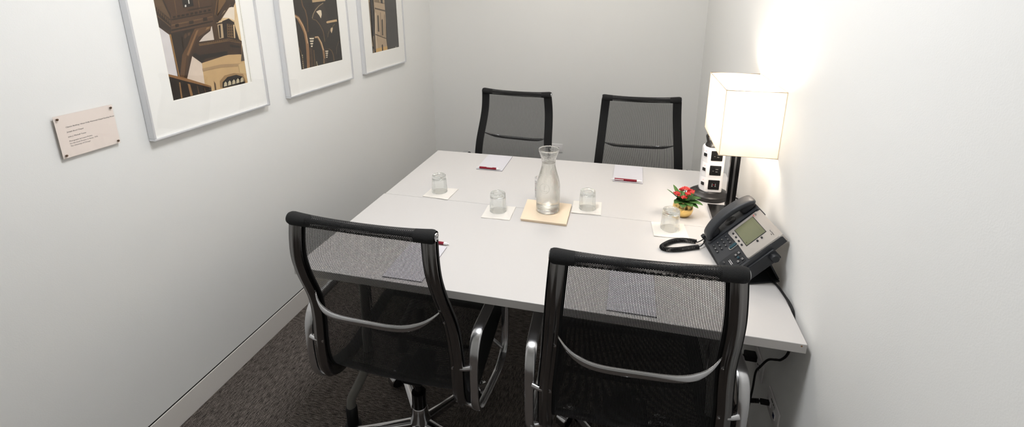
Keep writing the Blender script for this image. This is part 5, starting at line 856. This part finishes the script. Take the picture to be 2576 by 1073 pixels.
b = MB(); add_text(b, 'Cisco IP Phone', .0050, Matrix.Translation((.1950, .1770, .0064))); add_text(b, '7940', .0040, Matrix.Translation((.2120, .1722, .0064))); b.build('model_lettering', 'ink', sp, smooth=False)
def key(poly_c, w, h, name, m, z=.0, rot=0, par=None, hgt=.0024):
    mt = Matrix.Translation((*poly_c, z)) @ Matrix.Rotation(rot, 4, 'Z'); n = 18
    ou = [(math.copysign(abs(math.cos(t))**.7, math.cos(t))*w/2, math.copysign(abs(math.sin(t))**.7, math.sin(t))*h/2) for t in [2*math.pi*i/n for i in range(n)]]
    b = MB(); b.sweep([(mt @ Vector((0, 0, 0)), mt.to_3x3() @ Vector((1, 0, 0)), mt.to_3x3() @ Vector((0, 1, 0))), (mt @ Vector((0, 0, hgt*.7)), mt.to_3x3() @ Vector((1, 0, 0)), mt.to_3x3() @ Vector((0, 1, 0))), (mt @ Vector((0, 0, hgt)), mt.to_3x3() @ Vector((.82, 0, 0)), mt.to_3x3() @ Vector((0, .78, 0)))], ou)
    return b.build(name, m, par or PH)
labs = [['1', '4', '7', '*'], ['2', '5', '8', '0'], ['3', '6', '9', '#']]
for i in range(3):
    for j in range(4):
        c = (.0803+i*.0191, .0593-j*.0170); k = key(c, .0130, .0088, 'number_key', 'charcoal_dk')
        b = MB(); add_text(b, labs[i][j], .0058, Matrix.Translation((c[0], c[1]-.0020, .00255)), align='CENTER'); b.build('key_legend', 'white_ink', k, smooth=False)
for i in range(4): k = key((.101+i*.0240, .0850), .0088, .0064, 'soft_key', 'charcoal_dk', .0064, par=sp)
for c in ((.2025, .146), (.2025, .1300)): key(c, .0080, .0064, 'line_key', 'charcoal_dk', .0064, par=sp)
MB().prism([(p.x, p.y) for p in round_poly([(.1375, .0440, 0), (.1555, .0440, 0), (.1545, .0790, 0), (.1365, .0790, 0)], .0085, 6)], .0003, .0030).build('rocker_surround', 'silver', PH, angle=50)
MB().prism([(p.x, p.y) for p in round_poly([(.1405, .0465, 0), (.1525, .0465, 0), (.1515, .0755, 0), (.1395, .0755, 0)], .006, 6)], .0030, .0056, bevel=.001).build('volume_rocker', 'teal', PH, angle=50)
MB().prism([(p.x, p.y) for p in round_poly([(.168, -.008, 0), (.236, -.010, 0), (.236, .068, 0), (.180, .068, 0), (.168, .050, 0)], .008, 4)], .0002, .0012).build('key_cluster_panel', 'charcoal_dk', PH, angle=50)
for c in ((.190, .0500), (.1900, .0620), (.2230, .0600), (.2210, .0450)): 
    k = key(c, .0115, .0105, 'menu_key', 'charcoal_dk', .0012); b = MB(); b.box((c[0]-.003, c[1]-.0025, .0036), (c[0]-.0022, c[1]+.0025, .0038)); b.box((c[0]-.003, c[1]+.0018, .0036), (c[0]+.003, c[1]+.0026, .0038)); b.box((c[0]+.0022, c[1]-.0025, .0036), (c[0]+.003, c[1]+.0025, .0038)); b.build('key_icon', 'white_ink', k, smooth=False)
key((.2060, .0530), .0100, .0080, 'navigation_key', 'teal', .0012, hgt=.0034)
for c in ((.183, .006), (.207, .006), (.226, .010)): key(c, .0120, .0075, 'function_key', 'charcoal', .0012)
b = MB(); b.box((.190, .022, .0012), (.2145, .0232, .0022)); b.box((.190, .0265, .0012), (.2145, .0277, .0022)); b.build('volume_bar', 'white_ink', PH, smooth=False)
# handset cradle with the loudspeaker grille
b = MB(); b.prism([(p.x, p.y) for p in round_poly([(-.003, -.002, 0), (.058, -.004, 0), (.0680, .190, 0), (.066, Hh+.006, 0), (-.001, Hh+.006, 0)], .006, 4)], -.034, .004, bevel=.003); b.build('handset_cradle', 'charcoal', PH, angle=50)
b = MB()
for r_ in (.003, .006, .009, .012, .015, .018): b.tube([(.030+r_*math.cos(t), .103+r_*1.15*math.sin(t), .0042) for t in [2*math.pi*i/30 for i in range(30)]], .0007, 6, closed=True)
b.build('speaker_grille', 'rubber', PH)
# handset: an arched bar with ear and mouth pieces
hs = []; sec = [(math.copysign(abs(math.cos(t))**.62, math.cos(t)), math.copysign(abs(math.sin(t))**.62, math.sin(t))) for t in [2*math.pi*i/24 for i in range(24)]]
fr = []; NN = 30; xh = .0325
ctr = spline([(xh, .013, .004), (xh, .014, .012), (xh, .023, .0215), (xh, .050, .0315), (xh, .085, .0375), (xh, .120, .0385), (xh, .155, .0350), (xh, .183, .0285), (xh, .199, .0215), (xh, .206, .012)], 5)
for i, p in enumerate(ctr):
    f = i/(len(ctr)-1); t = (ctr[min(i+1, len(ctr)-1)]-ctr[max(i-1, 0)]).normalized(); nn = Vector((0, -t.z, t.y))
    w = .0255-.0045*math.sin(math.pi*f)+.003*f; k = min(1, .45+f*6, .45+(1-f)*6); th = .0095+.002*math.sin(math.pi*f)
    fr.append((p, Vector((w*k, 0, 0)), nn*th*k))
b = MB(); b.sweep(fr, sec)
hand = b.build('handset', 'charcoal', PH, angle=60)
for nm_, y, rx, ry in (('mouthpiece', .034, .0205, .0230), ('earpiece', .176, .0220, .0270)):
    b = MB(); b.sweep([((xh, y, .0045), (rx*.86, 0, 0), (0, ry*.84, 0)), ((xh, y, .009), (rx*1.05, 0, 0), (0, ry*1.03, 0)), ((xh, y, .020), (rx*1.05, 0, 0), (0, ry*1.10, 0)), ((xh, y, .027), (rx*.9, 0, 0), (0, ry*.8, 0))], sec)
    b.build(nm_, 'charcoal_dk', hand)
b = MB(); b.tube([(xh-.010, .1590, .0452), (xh-.011, .1510, .0465), (xh+.011, .1510, .0465), (xh+.010, .1590, .0452)], .0006, 6, closed=True); b.build('finger_mark', 'charcoal_dk', hand)
b = MB(); b.box((.0, -.010, -.020), (.018, .004, .012), .003); b.build('cord_socket', 'charcoal_dk', PH)
# wedge foot: from the body's underside down to the table by the wall
def quad_slab(P4, th, m, name):
    P4 = [tolocal(p) for p in P4]; n = (P4[1]-P4[0]).cross(P4[2]-P4[0]).normalized()*th; b = MB()
    a = [b.bm.verts.new(p) for p in P4]; c = [b.bm.verts.new(p+n) for p in P4]; k = len(P4); b.bm.faces.new(a); b.bm.faces.new(c[::-1])
    for i in range(k): b.bm.faces.new((a[i], a[(i+1) % k], c[(i+1) % k], c[i]))
    return b.build(name, m, PH, smooth=False)
zf = TT+.0010
quad_slab([(.300, 1.640, zf+.0), (.336, 1.395, zf), (.4830, 1.452, zf), (.4480, 1.665, zf)], .004, 'charcoal_dk', 'foot_plate')
quad_slab([(.4790, 1.458, zf+.004), (.4440, 1.662, zf+.004), (.4030, 1.655, .838), (.4180, 1.452, .838)], .005, 'charcoal_dk', 'foot_strut')
quad_slab([(.290, 1.650, .7340), (.333, 1.397, .7340), (.340, 1.399, .7520), (.297, 1.651, .7520)], .005, 'charcoal_dk', 'front_foot')
# coiled handset cord on the table
cd = thing('coiled_cord', 'black coiled phone cord looped on the near table', 'cord', (.22, 1.60, TT))
path = spline([(.262, 1.6385, .0085), (.247, 1.6405, .0085), (.222, 1.640, .0085), (.198, 1.6330, .0085), (.172, 1.6150, .0085), (.150, 1.5890, .0085), (.1405, 1.5705, .0085), (.150, 1.5600, .0085), (.172, 1.5610, .0085), (.200, 1.5700, .0085), (.228, 1.5840, .0085), (.252, 1.5960, .0085), (.266, 1.6010, .0085)], 10)
cum = [0]
for i in range(1, len(path)): cum.append(cum[-1]+(path[i]-path[i-1]).length)
tot_ = cum[-1]; pts = []; turns = 62; NS = turns*14
for k in range(NS+1):
    s = tot_*k/NS; i = max(j for j in range(len(cum)) if cum[j] <= s+1e-9); i = min(i, len(path)-2); f = (s-cum[i])/max(1e-9, cum[i+1]-cum[i]); p = path[i].lerp(path[i+1], f); t = (path[i+1]-path[i]).normalized(); sd = Vector((-t.y, t.x, 0)); a = 2*math.pi*turns*k/NS
    pts.append(p-Vector((.22, 1.60, 0))+sd*.0062*math.cos(a)+Vector((0, 0, .0062*math.sin(a))))
b = MB(); b.tube(pts, .0019, 7); b.build('coil', 'rubber', cd)
b = MB(); b.tube(spline([pts[0], (.052, .036, .012), (.066, .040, .022), (.073, .046, .030)], 6), .0019, 8); b.tube(spline([pts[-1], (.052, .006, .010), (.062, .018, .016), (.072, .040, .026)], 6), .0019, 8); b.build('cord_tail', 'rubber', cd)
# lead that drops from the phone over the table end
ld = thing('phone_lead', 'black lead running from under the phone down between table and wall', 'cable', (.458, 1.454, TT))
MB().tube(spline([(.458, 1.50, TT+.004), (.4625, 1.454, TT+.004), (.4700, 1.414, TT+.0065), (.4765, 1.370, TT+.006), (.4825, 1.335, TT+.002), (.4845, 1.312, TT-.012), (.4845, 1.29, TT-.06), (.478, 1.281, TT-.116), (.474, 1.31, TT-.165), (.472, 1.345, TT-.196), (.470, 1.40, TT-.245), (.466, 1.445, TT-.312), (.464, 1.472, TT-.36), (.464, 1.477, TT-.44), (.462, 1.50, TT-.58), (.455, 1.56, TT-.70), (.45, 1.7, TT-.7255)], 7), .0035, 10).build('cord', 'rubber', ld, loc=(-.458, -1.454, -TT))

# ------------------------------------------------------------------ lights, world, camera
def point(name, loc, p, c, r_): 
    l = bpy.data.lights.new(name, 'POINT'); l.energy = p; l.color = c; l.shadow_soft_size = r_; o = bpy.data.objects.new(name, l); o.location = loc; col.objects.link(o)
w = bpy.data.worlds.new('World'); bpy.context.scene.world = w; w.use_nodes = True
w.node_tree.nodes['Background'].inputs[0].default_value = (1, 1, 1, 1); w.node_tree.nodes['Background'].inputs[1].default_value = .0
cam = bpy.data.cameras.new('Camera'); co = bpy.data.objects.new('Camera', cam); col.objects.link(co)
cam.sensor_fit = 'HORIZONTAL'; cam.sensor_width = 36; cam.lens = 1209.2/2576*36; cam.shift_y = -(536.5-313.56)/2576; cam.shift_x = 0
cam.clip_start = .02
RW = Matrix(((0.9703068, -0.0624560, 0.2336750), (0.2418540, 0.2640056, -0.9337064), (-0.0033760, 0.9624969, 0.2712717)))
co.matrix_world = Matrix.Translation((0, 0, 1.600)) @ RW.to_4x4()
sc = bpy.context.scene; sc.camera = co
sc.view_settings.view_transform = 'Standard'; sc.view_settings.look = 'None'; sc.view_settings.gamma = 1; sc.view_settings.use_curve_mapping = False
sc.view_settings.exposure = .02
sc.cycles.max_bounces = 14; sc.cycles.transparent_max_bounces = 32; sc.cycles.transmission_bounces = 14; sc.cycles.diffuse_bounces = 6; sc.cycles.glossy_bounces = 6
sc.cycles.sample_clamp_indirect = 0
